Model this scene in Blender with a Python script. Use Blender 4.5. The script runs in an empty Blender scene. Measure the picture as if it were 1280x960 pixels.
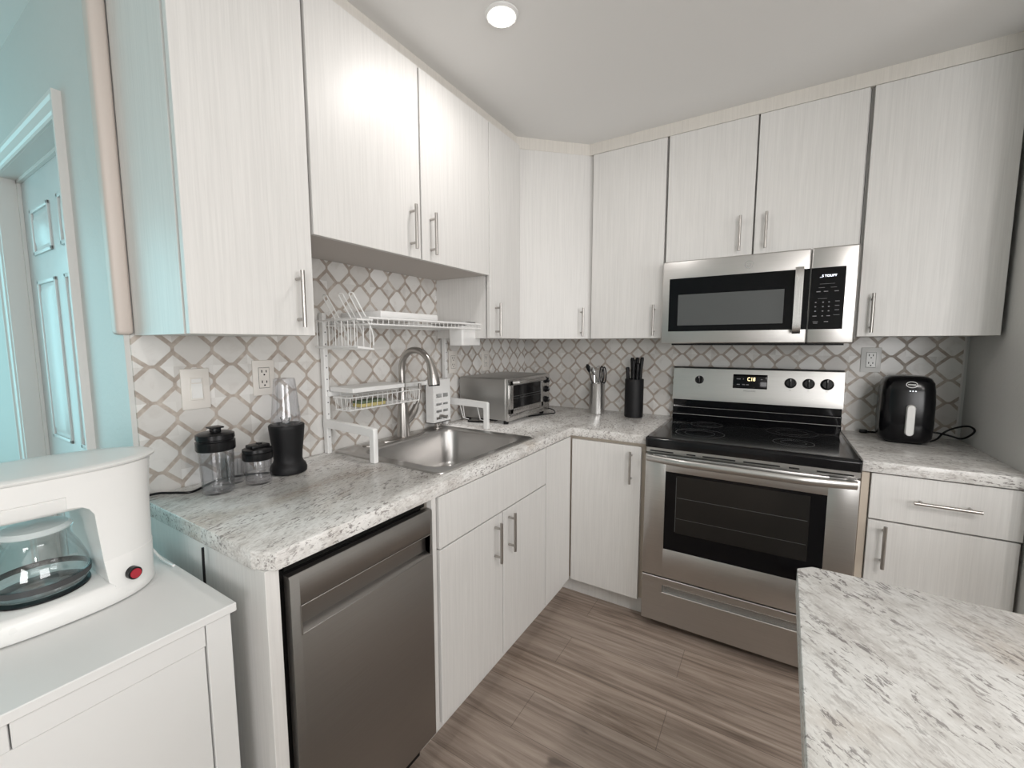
import bpy, bmesh, math, random
from mathutils import Vector, Matrix
random.seed(7)
S = bpy.context.scene
COL = S.collection
PI = math.pi

# ------------------------------------------------------------------ camera
def set_camera():
    yaw, pitch, roll = math.radians(32.141), math.radians(-5.699), math.radians(-0.139)
    f, ppx, ppy = 532.4, 631.12, 481.98
    cy, sy, cp, sp = math.cos(yaw), math.sin(yaw), math.cos(pitch), math.sin(pitch)
    F = Vector((-sy*cp, cy*cp, sp)); R = Vector((cy, sy, 0)); U = R.cross(F)
    R2 = R*math.cos(roll) + U*math.sin(roll); U2 = -R*math.sin(roll) + U*math.cos(roll)
    M = Matrix((R2, U2, -F)).transposed().to_4x4()
    M.translation = Vector((1.4829, -2.6236, 1.3424))
    cd = bpy.data.cameras.new('camera'); co = bpy.data.objects.new('camera', cd); COL.objects.link(co)
    co.matrix_world = M
    cd.sensor_width = 36; cd.sensor_fit = 'HORIZONTAL'
    cd.lens = f/1280*36
    cd.shift_x = (640-ppx)/1280
    cd.shift_y = (ppy-480)/1280
    cd.clip_start = .02
    S.camera = co
set_camera()

# ------------------------------------------------------------------ light and exposure
S.view_settings.view_transform = 'Standard'
S.view_settings.look = 'None'
S.view_settings.gamma = 1
S.view_settings.use_curve_mapping = False
S.view_settings.exposure = 0.15
W = bpy.data.worlds.new('world'); S.world = W; W.use_nodes = True
W.node_tree.nodes['Background'].inputs[0].default_value = (.55, .75, .85, 1)
W.node_tree.nodes['Background'].inputs[1].default_value = .6

def area_light(name, loc, direction, sx, sy, power, color, shape='RECTANGLE', spread=180):
    ld = bpy.data.lights.new(name, 'AREA'); ld.shape = shape; ld.size = sx; ld.size_y = sy
    ld.energy = power; ld.color = color; ld.spread = math.radians(spread)
    o = bpy.data.objects.new(name, ld); COL.objects.link(o); o.location = loc
    o.rotation_euler = Vector(direction).to_track_quat('-Z', 'Y').to_euler()
    return o
LAMP_COLOR = (1.0, .955, .925)
LAMPS = [((.676, -1.354), 3.0), ((3.1, -3.2), 17), ((2.5, -2.5), 13)]
CEIL = 2.41
for k, ((x, y), p) in enumerate(LAMPS):
    area_light('ceiling_lamp_light', (x, y, CEIL-.022), (0, 0, -1), .075, .075, p, LAMP_COLOR, 'DISK')
area_light('unseen_window_light', (-2.70, -3.45, 1.35), (1, .12, -.03), 1.5, 1.7, 27, (.38, .86, .93))
area_light('unseen_window_light', (5.15, -2.3, 1.5), (-1, 0, -.02), 1.8, 1.3, 43, (1.0, .975, .965))
area_light('unseen_window_light', (3.3, -5.12, 1.45), (-.1, 1, -.02), 1.5, 1.3, 52, (1.0, .975, .965))  # added fill from the front, brightens the rear tiles under the cabinets

# ------------------------------------------------------------------ materials
def newmat(name):
    m = bpy.data.materials.new(name); m.use_nodes = True
    nt = m.node_tree; b = nt.nodes['Principled BSDF']
    return m, nt, b
def plain(name, col, rough=.5, metal=0, **kw):
    m, nt, b = newmat(name)
    b.inputs['Base Color'].default_value = (*col, 1)
    b.inputs['Roughness'].default_value = rough
    b.inputs['Metallic'].default_value = metal
    for k, v in kw.items(): b.inputs[k.replace('_', ' ')].default_value = v
    # faint procedural surface variation
    n = nt.nodes.new('ShaderNodeTexNoise'); n.inputs['Scale'].default_value = 5
    mr = nt.nodes.new('ShaderNodeMapRange'); mr.inputs['To Min'].default_value = max(0, rough-.012); mr.inputs['To Max'].default_value = min(1, rough+.012)
    nt.links.new(n.outputs['Fac'], mr.inputs['Value']); nt.links.new(mr.outputs['Result'], b.inputs['Roughness'])
    return m
class NT:
    def __init__(s, nt): s.nt = nt
    def n(s, t, **kw):
        nd = s.nt.nodes.new(t)
        for k, v in kw.items(): setattr(nd, k, v)
        return nd
    def l(s, a, b): s.nt.links.new(a, b)
    def set(s, sock, v):
        if isinstance(v, bpy.types.NodeSocket): s.l(v, sock)
        else: sock.default_value = v
    def m(s, op, a, b=None, c=None):
        nd = s.n('ShaderNodeMath', operation=op)
        s.set(nd.inputs[0], a)
        if b is not None: s.set(nd.inputs[1], b)
        if c is not None: s.set(nd.inputs[2], c)
        return nd.outputs[0]
    def mix(s, fac, a, b):
        nd = s.n('ShaderNodeMix', data_type='RGBA')
        s.set(nd.inputs[0], fac); s.set(nd.inputs[6], a); s.set(nd.inputs[7], b)
        return nd.outputs[2]
    def coord(s, scale=(1, 1, 1), rot=(0, 0, 0), loc=(0, 0, 0)):
        t = s.n('ShaderNodeTexCoord'); mr = s.n('ShaderNodeMapping'); mr.inputs['Rotation'].default_value = rot; mr.inputs['Location'].default_value = loc
        mp = s.n('ShaderNodeMapping'); mp.inputs['Scale'].default_value = scale
        s.l(t.outputs['Object'], mr.inputs['Vector']); s.l(mr.outputs[0], mp.inputs['Vector']); return mp.outputs[0]
    def noise(s, vec, scale, detail=4, rough=.5, dist=0):
        nd = s.n('ShaderNodeTexNoise'); s.l(vec, nd.inputs['Vector'])
        nd.inputs['Scale'].default_value = scale; nd.inputs['Detail'].default_value = detail
        nd.inputs['Roughness'].default_value = rough; nd.inputs['Distortion'].default_value = dist
        return nd.outputs['Fac']
    def ramp(s, fac, stops):
        nd = s.n('ShaderNodeValToRGB'); s.l(fac, nd.inputs[0]); e = nd.color_ramp.elements
        while len(e) < len(stops): e.new(.5)
        for el, (p, c) in zip(e, stops):
            el.position = p; el.color = c if len(c) == 4 else (*c, 1)
        return nd.outputs[0]
    def sm(s, v, a, b):
        nd = s.n('ShaderNodeMapRange', interpolation_type='SMOOTHSTEP'); s.set(nd.inputs[0], v)
        nd.inputs[1].default_value = a; nd.inputs[2].default_value = b
        return nd.outputs[0]
    def bump(s, h, strength, dist=.001):
        nd = s.n('ShaderNodeBump'); s.l(h, nd.inputs['Height']); nd.inputs['Strength'].default_value = strength
        nd.inputs['Distance'].default_value = dist; return nd.outputs[0]

def mat_cabinet(name, col=(.75, .74, .72), horizontal=False):
    m, nt, b = newmat(name); g = NT(nt)
    sc = (90, 90, 2.2) if not horizontal else (2.2, 2.2, 90)
    v = g.coord(sc)
    f = g.noise(v, 1.6, 5, .65, .6)
    v2 = g.coord((260, 260, 5) if not horizontal else (5, 5, 260))
    f2 = g.noise(v2, 1.0, 3, .6)
    f3 = g.m('MULTIPLY_ADD', f, .65, g.m('MULTIPLY', f2, .35))
    d = tuple(c*.92 for c in col)
    c = g.ramp(f3, [(.36, d), (.56, col), (.72, tuple(min(1, x*1.05) for x in col))])
    g.l(c, b.inputs['Base Color'])
    b.inputs['Roughness'].default_value = .42
    g.l(g.bump(f3, .22, .0008), b.inputs['Normal'])
    return m
def mat_granite(name, rot, zrot=0):
    m, nt, b = newmat(name); g = NT(nt)
    v = g.coord((1, .34, 1), (0, 0, rot))
    w = g.coord((1, .5, 1), (0, 0, rot), (3, 1, 0))
    cloud = g.noise(w, 12, 6, .66, .6)
    beige = g.noise(w, 3.3, 4, .6, .8)
    flecks = g.noise(v, 135, 5, .66, .5)
    flecks2 = g.noise(v, 62, 6, .74, .9)
    fine = g.noise(v, 230, 3, .6)
    dens = g.noise(w, 9.0, 4, .6, .4)
    base = g.ramp(cloud, [(.32, (.54, .515, .49)), (.46, (.68, .665, .64)), (.58, (.78, .77, .75))])
    bg = g.sm(beige, .53, .70)
    base = g.mix(g.m('MULTIPLY', bg, .6), base, (.45, .37, .295, 1))
    k = g.m('MULTIPLY', g.sm(flecks, .535, .60), g.sm(dens, .34, .58))
    base = g.mix(g.m('MULTIPLY', k, .80), base, (.17, .15, .145, 1))
    k2 = g.m('MULTIPLY', g.sm(flecks2, .52, .61), g.sm(dens, .62, .38))
    base = g.mix(g.m('MULTIPLY', k2, .50), base, (.30, .265, .25, 1))
    base = g.mix(g.m('MULTIPLY', g.sm(fine, .54, .68), .28), base, (.32, .295, .28, 1))
    base = g.mix(g.m('MULTIPLY', g.sm(fine, .46, .34), .45), base, (.84, .83, .81, 1))
    g.l(base, b.inputs['Base Color'])
    b.inputs['Roughness'].default_value = .27
    g.l(g.bump(flecks, .08, .001), b.inputs['Normal'])
    return m
def mat_tile(name, axis, pu, u0, pv=.1022, v0=1.021):
    m, nt, b = newmat(name); g = NT(nt)
    t = g.n('ShaderNodeTexCoord'); sp = g.n('ShaderNodeSeparateXYZ'); 
    wob = g.n('ShaderNodeTexNoise'); wob.inputs['Scale'].default_value = 9; wob.inputs['Detail'].default_value = 1
    g.l(t.outputs['Object'], wob.inputs['Vector'])
    g.l(t.outputs['Object'], sp.inputs[0])
    w1 = g.m('MULTIPLY', g.m('SUBTRACT', wob.outputs['Fac'], .5), .08)
    u = g.m('ADD', g.m('DIVIDE', g.m('SUBTRACT', sp.outputs[axis], u0), pu), w1)
    v = g.m('ADD', g.m('DIVIDE', g.m('SUBTRACT', sp.outputs[2], v0), pv), w1)
    ru, rv = g.m('ROUND', u), g.m('ROUND', v)
    a = g.m('ABSOLUTE', g.m('SUBTRACT', u, ru)); c = g.m('ABSOLUTE', g.m('SUBTRACT', v, rv))
    L = g.m('ADD', a, c)
    mx = g.m('MAXIMUM', a, c)
    rad = g.m('SQRT', g.m('ADD', g.m('POWER', a, 2.), g.m('POWER', c, 2.)))
    # big rounded tile : the largest of three limits
    dbig = g.m('SMOOTH_MAX', g.m('SMOOTH_MAX', g.m('SUBTRACT', L, .507), g.m('SUBTRACT', mx, .452), .04), g.m('SUBTRACT', rad, .47), .03)
    dsm = g.m('SUBTRACT', g.m('SUBTRACT', 1., L), .318)
    d = g.m('MINIMUM', dbig, dsm)
    tile = g.sm(d, .022, -.012)            # 1 on a tile
    line = g.m('ABSOLUTE', g.m('SUBTRACT', g.m('FRACT', g.m('ADD', g.m('ADD', u, v), .5)), .5))
    # tint per tile
    isb = g.m('LESS_THAN', dbig, dsm)
    iu = g.m('ADD', ru, g.m('MULTIPLY', g.m('SUBTRACT', 1., isb), g.m('FLOOR', u)))
    iv = g.m('ADD', rv, g.m('MULTIPLY', g.m('SUBTRACT', 1., isb), g.m('FLOOR', v)))
    cb = g.n('ShaderNodeCombineXYZ'); g.l(iu, cb.inputs[0]); g.l(iv, cb.inputs[1]); g.l(isb, cb.inputs[2])
    wn = g.n('ShaderNodeTexWhiteNoise', noise_dimensions='3D'); g.l(cb.outputs[0], wn.inputs[0])
    vein = g.noise(t.outputs['Object'], 14, 5, .6, 1.2)
    tc = g.ramp(wn.outputs['Value'], [(0, (.62, .60, .575)), (.5, (.72, .705, .68)), (1, (.80, .79, .77))])
    tc = g.mix(g.m('MULTIPLY', g.sm(vein, .5, .75), .35), tc, (.50, .465, .43, 1))
    bn = g.noise(t.outputs['Object'], 45, 3, .6)
    bn2 = g.noise(t.outputs['Object'], 9, 2, .5)
    band = g.ramp(g.m('MULTIPLY_ADD', bn, .5, g.m('MULTIPLY', bn2, .5)), [(.35, (.33, .275, .235)), (.5, (.45, .39, .34)), (.66, (.60, .545, .49))])
    # pale core of the band where the crossing strips meet the grout
    col = g.mix(tile, band, tc)
    g.l(col, b.inputs['Base Color'])
    rr = g.n('ShaderNodeMapRange'); g.l(tile, rr.inputs[0]); rr.inputs[3].default_value = .5; rr.inputs[4].default_value = .28
    g.l(rr.outputs[0], b.inputs['Roughness'])
    g.l(g.bump(g.m('MULTIPLY', tile, 1.), .35, .0012), b.inputs['Normal'])
    return m
def mat_floor():
    m, nt, b = newmat('grey_oak_planks'); g = NT(nt)
    t = g.n('ShaderNodeTexCoord')
    br = g.n('ShaderNodeTexBrick'); g.l(t.outputs['Object'], br.inputs['Vector'])
    br.inputs['Scale'].default_value = 1; br.inputs['Brick Width'].default_value = 1.22; br.inputs['Row Height'].default_value = .182
    br.inputs['Mortar Size'].default_value = .0012; br.inputs['Mortar Smooth'].default_value = .1; br.offset = .37
    br.inputs['Color1'].default_value = (0, 0, 0, 1); br.inputs['Color2'].default_value = (1, 1, 1, 1); br.inputs['Mortar'].default_value = (.5, .5, .5, 1)
    # shift the grain plank by plank
    sp = g.n('ShaderNodeSeparateXYZ'); g.l(t.outputs['Object'], sp.inputs[0])
    row = g.m('FLOOR', g.m('DIVIDE', sp.outputs[1], .182))
    sh = g.m('MULTIPLY', g.m('FRACT', g.m('MULTIPLY', g.m('SINE', g.m('MULTIPLY', row, 12.9898)), 437.58)), 7.)
    cb = g.n('ShaderNodeCombineXYZ'); g.l(g.m('ADD', sp.outputs[0], sh), cb.inputs[0]); g.l(sp.outputs[1], cb.inputs[1]); g.l(sh, cb.inputs[2])
    mp = g.n('ShaderNodeMapping'); mp.inputs['Scale'].default_value = (1.3, 15, 1); g.l(cb.outputs[0], mp.inputs['Vector'])
    mp2 = g.n('ShaderNodeMapping'); mp2.inputs['Scale'].default_value = (2.2, 70, 1); g.l(cb.outputs[0], mp2.inputs['Vector'])
    mp3 = g.n('ShaderNodeMapping'); mp3.inputs['Scale'].default_value = (4.5, 12, 1); g.l(cb.outputs[0], mp3.inputs['Vector'])
    f = g.noise(mp.outputs[0], 1.5, 6, .6, .8); f2 = g.noise(mp2.outputs[0], 1.0, 4, .65, .3)
    kn = g.noise(mp3.outputs[0], 1.1, 2, .5, .4)
    ff = g.m('ADD', g.m('MULTIPLY', f, .6), g.m('MULTIPLY', f2, .4))
    c = g.ramp(ff, [(.34, (.130, .092, .068)), (.45, (.260, .198, .158)), (.54, (.385, .305, .250)), (.68, (.52, .43, .365))])
    tint = g.m('MULTIPLY', br.outputs['Color'], .22)
    c = g.mix(tint, c, (.36, .31, .28, 1))
    c = g.mix(g.m('MULTIPLY', g.sm(kn, .70, .80), .7), c, (.085, .062, .052, 1))
    c = g.mix(g.m('MULTIPLY', br.outputs['Fac'], .6), c, (.09, .07, .06, 1))
    g.l(c, b.inputs['Base Color']); b.inputs['Roughness'].default_value = .42
    g.l(g.bump(f2, .12, .001), b.inputs['Normal'])
    return m
def mat_steel(name, col=(.56, .55, .535), rough=.30, axis=0, amount=.05):
    m, nt, b = newmat(name); g = NT(nt)
    sc = [900, 900, 900]; sc[axis] = 5
    f = g.noise(g.coord(tuple(sc)), 1, 2, .5)
    b.inputs['Metallic'].default_value = 1
    g.l(g.ramp(f, [(.3, tuple(c*.95 for c in col)), (.7, tuple(c*1.04 for c in col))]), b.inputs['Base Color'])
    mr = g.n('ShaderNodeMapRange'); g.l(f, mr.inputs[0]); mr.inputs[3].default_value = rough-amount; mr.inputs[4].default_value = rough+amount
    g.l(mr.outputs[0], b.inputs['Roughness'])
    g.l(g.bump(f, .03, .0004), b.inputs['Normal'])
    return m
def mat_wall(name, col, rough=.55, bump=.25, scale=120):
    m, nt, b = newmat(name); g = NT(nt)
    b.inputs['Base Color'].default_value = (*col, 1); b.inputs['Roughness'].default_value = rough
    f = g.noise(g.coord(), scale, 3, .6, .4)
    g.l(g.bump(f, bump, .002), b.inputs['Normal'])
    return m
def mat_clear(name, tint=(.97, .975, .98), ior=1.45, rough=.02, body=0.0):
    m = bpy.data.materials.new(name); m.use_nodes = True; nt = m.node_tree; g = NT(nt)
    for n in list(nt.nodes): nt.nodes.remove(n)
    out = g.n('ShaderNodeOutputMaterial'); tr = g.n('ShaderNodeBsdfTransparent'); gl = g.n('ShaderNodeBsdfGlossy')
    tr.inputs[0].default_value = (*tint, 1); gl.inputs['Roughness'].default_value = rough
    lw = g.n('ShaderNodeLayerWeight'); lw.inputs['Blend'].default_value = .5
    fac = g.m('MULTIPLY_ADD', g.m('POWER', lw.outputs['Facing'], 3.2), .75, .035+body)
    mx = g.n('ShaderNodeMixShader'); g.l(fac, mx.inputs[0]); g.l(tr.outputs[0], mx.inputs[1]); g.l(gl.outputs[0], mx.inputs[2])
    g.l(mx.outputs[0], out.inputs[0]); return m
def mat_emit(name, col, strength):
    m, nt, b = newmat(name)
    b.inputs['Base Color'].default_value = (*col, 1)
    b.inputs['Emission Color'].default_value = (*col, 1); b.inputs['Emission Strength'].default_value = strength
    return m

M_CAB = mat_cabinet('white_grained_laminate')
M_CABH = mat_cabinet('white_grained_laminate_side')
M_CARC = plain('cabinet_carcass', (.46, .42, .37), .6)
M_RAIL = plain('beige_cabinet_rail', (.56, .49, .41), .55)
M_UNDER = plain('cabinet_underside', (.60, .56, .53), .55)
M_GRAN_L = mat_granite('pale_granite_laminate', math.radians(-14))
M_GRAN_R = mat_granite('pale_granite_laminate_right', math.radians(98))
M_GRAN_I = mat_granite('pale_granite_laminate_peninsula', math.radians(-40))
M_TILE_L = mat_tile('lattice_marble_tile_side', 1, .1045, -2.137)
M_TILE_B = mat_tile('lattice_marble_tile_rear', 0, .1008, .132)
M_FLOOR = mat_floor()
M_CEIL = mat_wall('ceiling_paint', (.84, .84, .83), .8, .05)
M_WALL = mat_wall('white_orange_peel_paint', (.62, .62, .60), .5, .5, 55)
M_TRIM = plain('trim_paint', (.72, .70, .68), .4)
M_DOORP = plain('white_door_paint', (.72, .73, .73), .35)
M_SS = mat_steel('brushed_steel_horizontal', axis=0)
M_SSY = mat_steel('brushed_steel_dishwasher', (.36, .345, .33), .36, axis=1)
M_SSZ = mat_steel('brushed_steel_vertical', (.62, .61, .60), .26, axis=2)
M_NICK = plain('brushed_nickel', (.44, .42, .40), .30, 1)
M_SINK = plain('satin_sink_steel', (.50, .49, .48), .30, 1)
M_BLACKG = plain('black_glass', (.003, .003, .004), .08, Specular_IOR_Level=.25)
M_COOK = plain('black_cooktop_glass', (.004, .004, .005), .10, Specular_IOR_Level=.35)
M_BLACK = plain('black_enamel', (.006, .006, .006), .22, Specular_IOR_Level=.3)
M_BLACKP = plain('black_plastic', (.005, .005, .006), .30, Specular_IOR_Level=.3)
M_BLACKM = plain('matte_black_plastic', (.006, .006, .007), .5, Specular_IOR_Level=.3)
M_DARK = plain('dark_recess', (.012, .011, .010), .8)
M_SEAM = plain('shadow_line', (.05, .048, .045), .7)
M_GREYW = plain('grey_window_mesh', (.085, .09, .09), .30)
M_OVENW = plain('smoky_oven_glass', (.014, .013, .012), .14, Specular_IOR_Level=.35)
M_RING = plain('burner_ring_print', (.10, .10, .105), .2)
M_WHITEP = plain('white_plastic', (.80, .80, .785), .28)
M_IVORY = plain('ivory_plate_plastic', (.76, .725, .68), .35)
M_WHITEM = plain('white_powder_coated_metal', (.82, .82, .81), .38)
M_WFURN = plain('white_painted_furniture', (.74, .745, .735), .38)
M_RED = plain('red_rocker_switch', (.38, .02, .035), .25)
M_CLEAR = mat_clear('clear_plastic', (.975, .978, .99), 1.45, .05, .02)
M_GLASS = mat_clear('carafe_glass', (.95, .96, .96), 1.5, .03, .03)
M_CBAND = plain('carafe_metal_band', (.12, .12, .125), .25, .9)
M_GREENS = plain('green_scouring_pad', (.14, .18, .11), .9)
M_YELLOW = plain('yellow_sponge_foam', (.58, .50, .22), .9)
M_PRINTW = plain('white_print', (.75, .75, .75), .5)
M_PRINTG = plain('grey_print', (.22, .22, .23), .5)
M_LCDW = mat_emit('white_display_digits', (.85, .9, 1), 2.2)
M_LCDY = mat_emit('amber_display_digits', (1, .82, .45), 2.0)
M_LAMP = mat_emit('lamp_diffuser', (1.0, .97, .92), 12)
M_CHROME = plain('polished_chrome', (.75, .75, .76), .12, 1)

# ------------------------------------------------------------------ mesh helpers
BASE = {}
class MB:
    """collects shapes, then links them as one mesh object"""
    def __init__(s): s.bm = bmesh.new(); s.xf = None; s.mi = 0
    def _add(s, verts, faces, smooth=True):
        if s.xf is not None: verts = [s.xf @ Vector(v) for v in verts]
        vs = [s.bm.verts.new(v) for v in verts]
        for f in faces:
            try:
                fc = s.bm.faces.new([vs[i] for i in f]); fc.smooth = smooth; fc.material_index = s.mi
            except ValueError: pass
        return vs
    def _merge(s, tb, smooth=True):
        tb.verts.index_update()
        s._add([v.co.copy() for v in tb.verts], [[v.index for v in f.verts] for f in tb.faces], smooth); tb.free()
    def box(s, x0, x1, y0, y1, z0, z1, r=0, seg=2):
        tb = bmesh.new(); bmesh.ops.create_cube(tb, size=1)
        for v in tb.verts: v.co = Vector(((x0+x1)/2+v.co.x*(x1-x0), (y0+y1)/2+v.co.y*(y1-y0), (z0+z1)/2+v.co.z*(z1-z0)))
        if r: bmesh.ops.bevel(tb, geom=tb.edges[:], offset=r, segments=seg, profile=.5, affect='EDGES')
        s._merge(tb); return s
    def prism(s, pts, z0, z1, r=0, seg=2, ax='z'):
        """polygon pts extruded; ax z: (x,y); ax x: pts (y,z) extruded in x; ax y: pts (x,z) extruded in y"""
        tb = bmesh.new()
        def P(a, b, h): return {'z': (a, b, h), 'x': (h, a, b), 'y': (a, h, b)}[ax]
        lo = [tb.verts.new(P(a, b, z0)) for a, b in pts]; hi = [tb.verts.new(P(a, b, z1)) for a, b in pts]
        n = len(pts); tb.faces.new(lo[::-1]); tb.faces.new(hi)
        for i in range(n): tb.faces.new((lo[i], lo[(i+1) % n], hi[(i+1) % n], hi[i]))
        bmesh.ops.recalc_face_normals(tb, faces=tb.faces[:])
        if r: bmesh.ops.bevel(tb, geom=tb.edges[:], offset=r, segments=seg, profile=.5, affect='EDGES')
        s._merge(tb); return s
    def rings(s, rings, cap0=True, cap1=True, closed=False):
        n = len(rings[0]); verts = [p for r in rings for p in r]; faces = []
        m = len(rings)
        for j in range(m if closed else m-1):
            k = (j+1) % m
            for i in range(n): faces.append((j*n+i, j*n+(i+1) % n, k*n+(i+1) % n, k*n+i))
        if not closed:
            if cap0: faces.append(tuple(range(n))[::-1])
            if cap1: faces.append(tuple((m-1)*n+i for i in range(n)))
        s._add(verts, faces); return s
    def lathe(s, prof, x=0, y=0, n=40, axis='z', o=(0, 0, 0), cap0=True, cap1=True):
        rs = []
        for r, h in prof:
            ring = []
            for i in range(n):
                a = 2*PI*i/n; c, d = max(r, 1e-5)*math.cos(a), max(r, 1e-5)*math.sin(a)
                if axis == 'z': ring.append((x+c, y+d, h))
                elif axis == 'y': ring.append((o[0]+c, o[1]+h, o[2]+d))
                else: ring.append((o[0]+h, o[1]+c, o[2]+d))
            rs.append(ring)
        return s.rings(rs, cap0, cap1)
    def cyl(s, p0, p1, r, n=16, r1=None):
        return s.tube([p0, p1], r, n, rs=[r, r if r1 is None else r1])
    def tube(s, pts, r, n=10, rs=None, smooth=0, closed=False, sq=None):
        P = [Vector(p) for p in pts]
        if smooth:
            Q = []; m = len(P); R0 = rs; RR = []
            for i in range(m if closed else m-1):
                p1, p2 = P[i], P[(i+1) % m]
                p0 = P[i-1] if (i > 0 or closed) else p1; p3 = P[(i+2) % m] if (i+2 < m or closed) else p2
                for k in range(smooth):
                    t = k/smooth
                    Q.append(.5*((2*p1)+(-p0+p2)*t+(2*p0-5*p1+4*p2-p3)*t*t+(-p0+3*p1-3*p2+p3)*t**3))
                    if R0: RR.append(R0[i]*(1-t)+R0[(i+1) % m]*t)
            if not closed:
                Q.append(P[-1])
                if R0: RR.append(R0[-1])
            P = Q; rs = RR if R0 else None
        m = len(P); rg = []
        T = []
        for i in range(m):
            a = P[i-1] if (i > 0 or closed) else P[i]; b = P[(i+1) % m] if (i < m-1 or closed) else P[i]
            T.append((b-a).normalized() if (b-a).length > 1e-9 else Vector((0, 0, 1)))
        up = Vector((0, 0, 1)) if abs(T[0].z) < .9 else Vector((1, 0, 0))
        N = (up-T[0]*up.dot(T[0])).normalized()
        for i in range(m):
            N = (N-T[i]*N.dot(T[i])); N = N.normalized() if N.length > 1e-6 else T[i].orthogonal().normalized()
            B = T[i].cross(N); rr = rs[i] if rs else r
            if sq: rg.append([P[i]+N*a*sq[0]+B*b*sq[1] for a, b in ((-1, -1), (1, -1), (1, 1), (-1, 1))])
            else: rg.append([P[i]+(N*math.cos(2*PI*k/n)+B*math.sin(2*PI*k/n))*rr for k in range(n)])
        return s.rings(rg, closed=closed)
    def loft(s, secs, n=48, cap0=True, cap1=True):
        """secs: (z, cx, cy, hx, hy, p) superellipse sections"""
        rg = []
        for z, cx, cy, hx, hy, p in secs:
            rg.append([(cx+hx*math.copysign(abs(math.cos(a))**(2/p), math.cos(a)), cy+hy*math.copysign(abs(math.sin(a))**(2/p), math.sin(a)), z) for a in [2*PI*i/n for i in range(n)]])
        return s.rings(rg, cap0, cap1)
    def rloft(s, secs, n=8, cap0=True, cap1=True):
        """secs: (z, x0,x1,y0,y1,r) rounded rectangles"""
        rg = []
        for z, x0, x1, y0, y1, r in secs:
            ring = []
            for cx, cy, a0 in ((x1-r, y1-r, 0), (x0+r, y1-r, PI/2), (x0+r, y0+r, PI), (x1-r, y0+r, 1.5*PI)):
                for k in range(n+1):
                    a = a0+PI/2*k/n; ring.append((cx+r*math.cos(a), cy+r*math.sin(a), z))
            rg.append(ring)
        return s.rings(rg, cap0, cap1)
    def build(s, name, mat, parent=None, loc=None, sharp=35):
        me = bpy.data.meshes.new(name)
        if parent is not None: base = BASE[parent.name]
        else: base = Vector(loc) if loc is not None else Vector((0, 0, 0))
        bmesh.ops.translate(s.bm, verts=s.bm.verts[:], vec=-base)
        bmesh.ops.recalc_face_normals(s.bm, faces=s.bm.faces[:])
        s.bm.to_mesh(me); s.bm.free()
        for mm in (mat if isinstance(mat, (list, tuple)) else [mat]): me.materials.append(mm)
        me.set_sharp_from_angle(angle=math.radians(sharp))
        o = bpy.data.objects.new(name, me); COL.objects.link(o)
        if parent is not None: o.parent = parent
        else: o.location = base
        BASE[o.name] = base
        return o
def tag(o, label, cat, group=None):
    o['label'] = label; o['category'] = cat
    if group: o['group'] = group
    return o
def thing(name, loc, label, cat, group=None):
    o = bpy.data.objects.new(name, None); COL.objects.link(o); o.location = loc; o.empty_display_size = .05
    BASE[o.name] = Vector(loc); return tag(o, label, cat, group)
def struct(o, label=None):
    o['kind'] = 'structure'
    if label: o['label'] = label
    return o
def text_mb(txt, size, M, depth=.0004, bold=0):
    """text in its local xy plane, centred, placed by matrix M (world)"""
    cu = bpy.data.curves.new('text', 'FONT'); cu.body = txt; cu.size = size; cu.align_x = 'CENTER'; cu.align_y = 'CENTER'; cu.extrude = depth; cu.offset = bold
    o = bpy.data.objects.new('text', cu); COL.objects.link(o)
    dg = bpy.context.evaluated_depsgraph_get(); dg.update()
    me = bpy.data.meshes.new_from_object(o.evaluated_get(dg))
    b = MB(); b.xf = M
    b._add([v.co.copy() for v in me.vertices], [list(p.vertices) for p in me.polygons], False)
    bpy.data.objects.remove(o); bpy.data.curves.remove(cu); bpy.data.meshes.remove(me)
    return b
def face_y(x, y, z, rz=0):   # text plane facing -y
    return Matrix.Translation((x, y, z)) @ Matrix.Rotation(rz, 4, 'Z') @ Matrix.Rotation(PI/2, 4, 'X')
def link_copy(src, loc, label, group=None):
    r = src.copy(); COL.objects.link(r); r.location = loc; r['label'] = label
    if group: r['group'] = group
    BASE[r.name] = Vector(loc)
    for ch in list(src.children):
        c = ch.copy(); COL.objects.link(c); c.parent = r
        for g in ch.children:
            d = g.copy(); COL.objects.link(d); d.parent = c
    return r

# ------------------------------------------------------------------ the room
XR = 2.20; XE = 5.25; YH = -2.19; YB = -5.2; XW = -2.8
struct(MB().box(XW-.1, XE+.1, YB-.1, .12, -.05, 0).build('floor', M_FLOOR), 'grey-brown wood plank floor')
struct(MB().box(XW-.1, XE+.1, YB-.1, .12, CEIL, CEIL+.05).build('ceiling', M_CEIL), 'plain white ceiling')
struct(MB().box(-.12, XE+.1, .008, .12, 0, CEIL).build('wall_rear', M_WALL), 'painted wall behind the range')
struct(MB().box(-.12, -.008, YH, .12, 0, CEIL).build('wall_left', M_WALL), 'painted wall behind the sink')
struct(MB().box(XR, XR+.1, -.74, .0079, 0, CEIL).build('wall_right', M_WALL), 'bare painted wall at the right')
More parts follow.
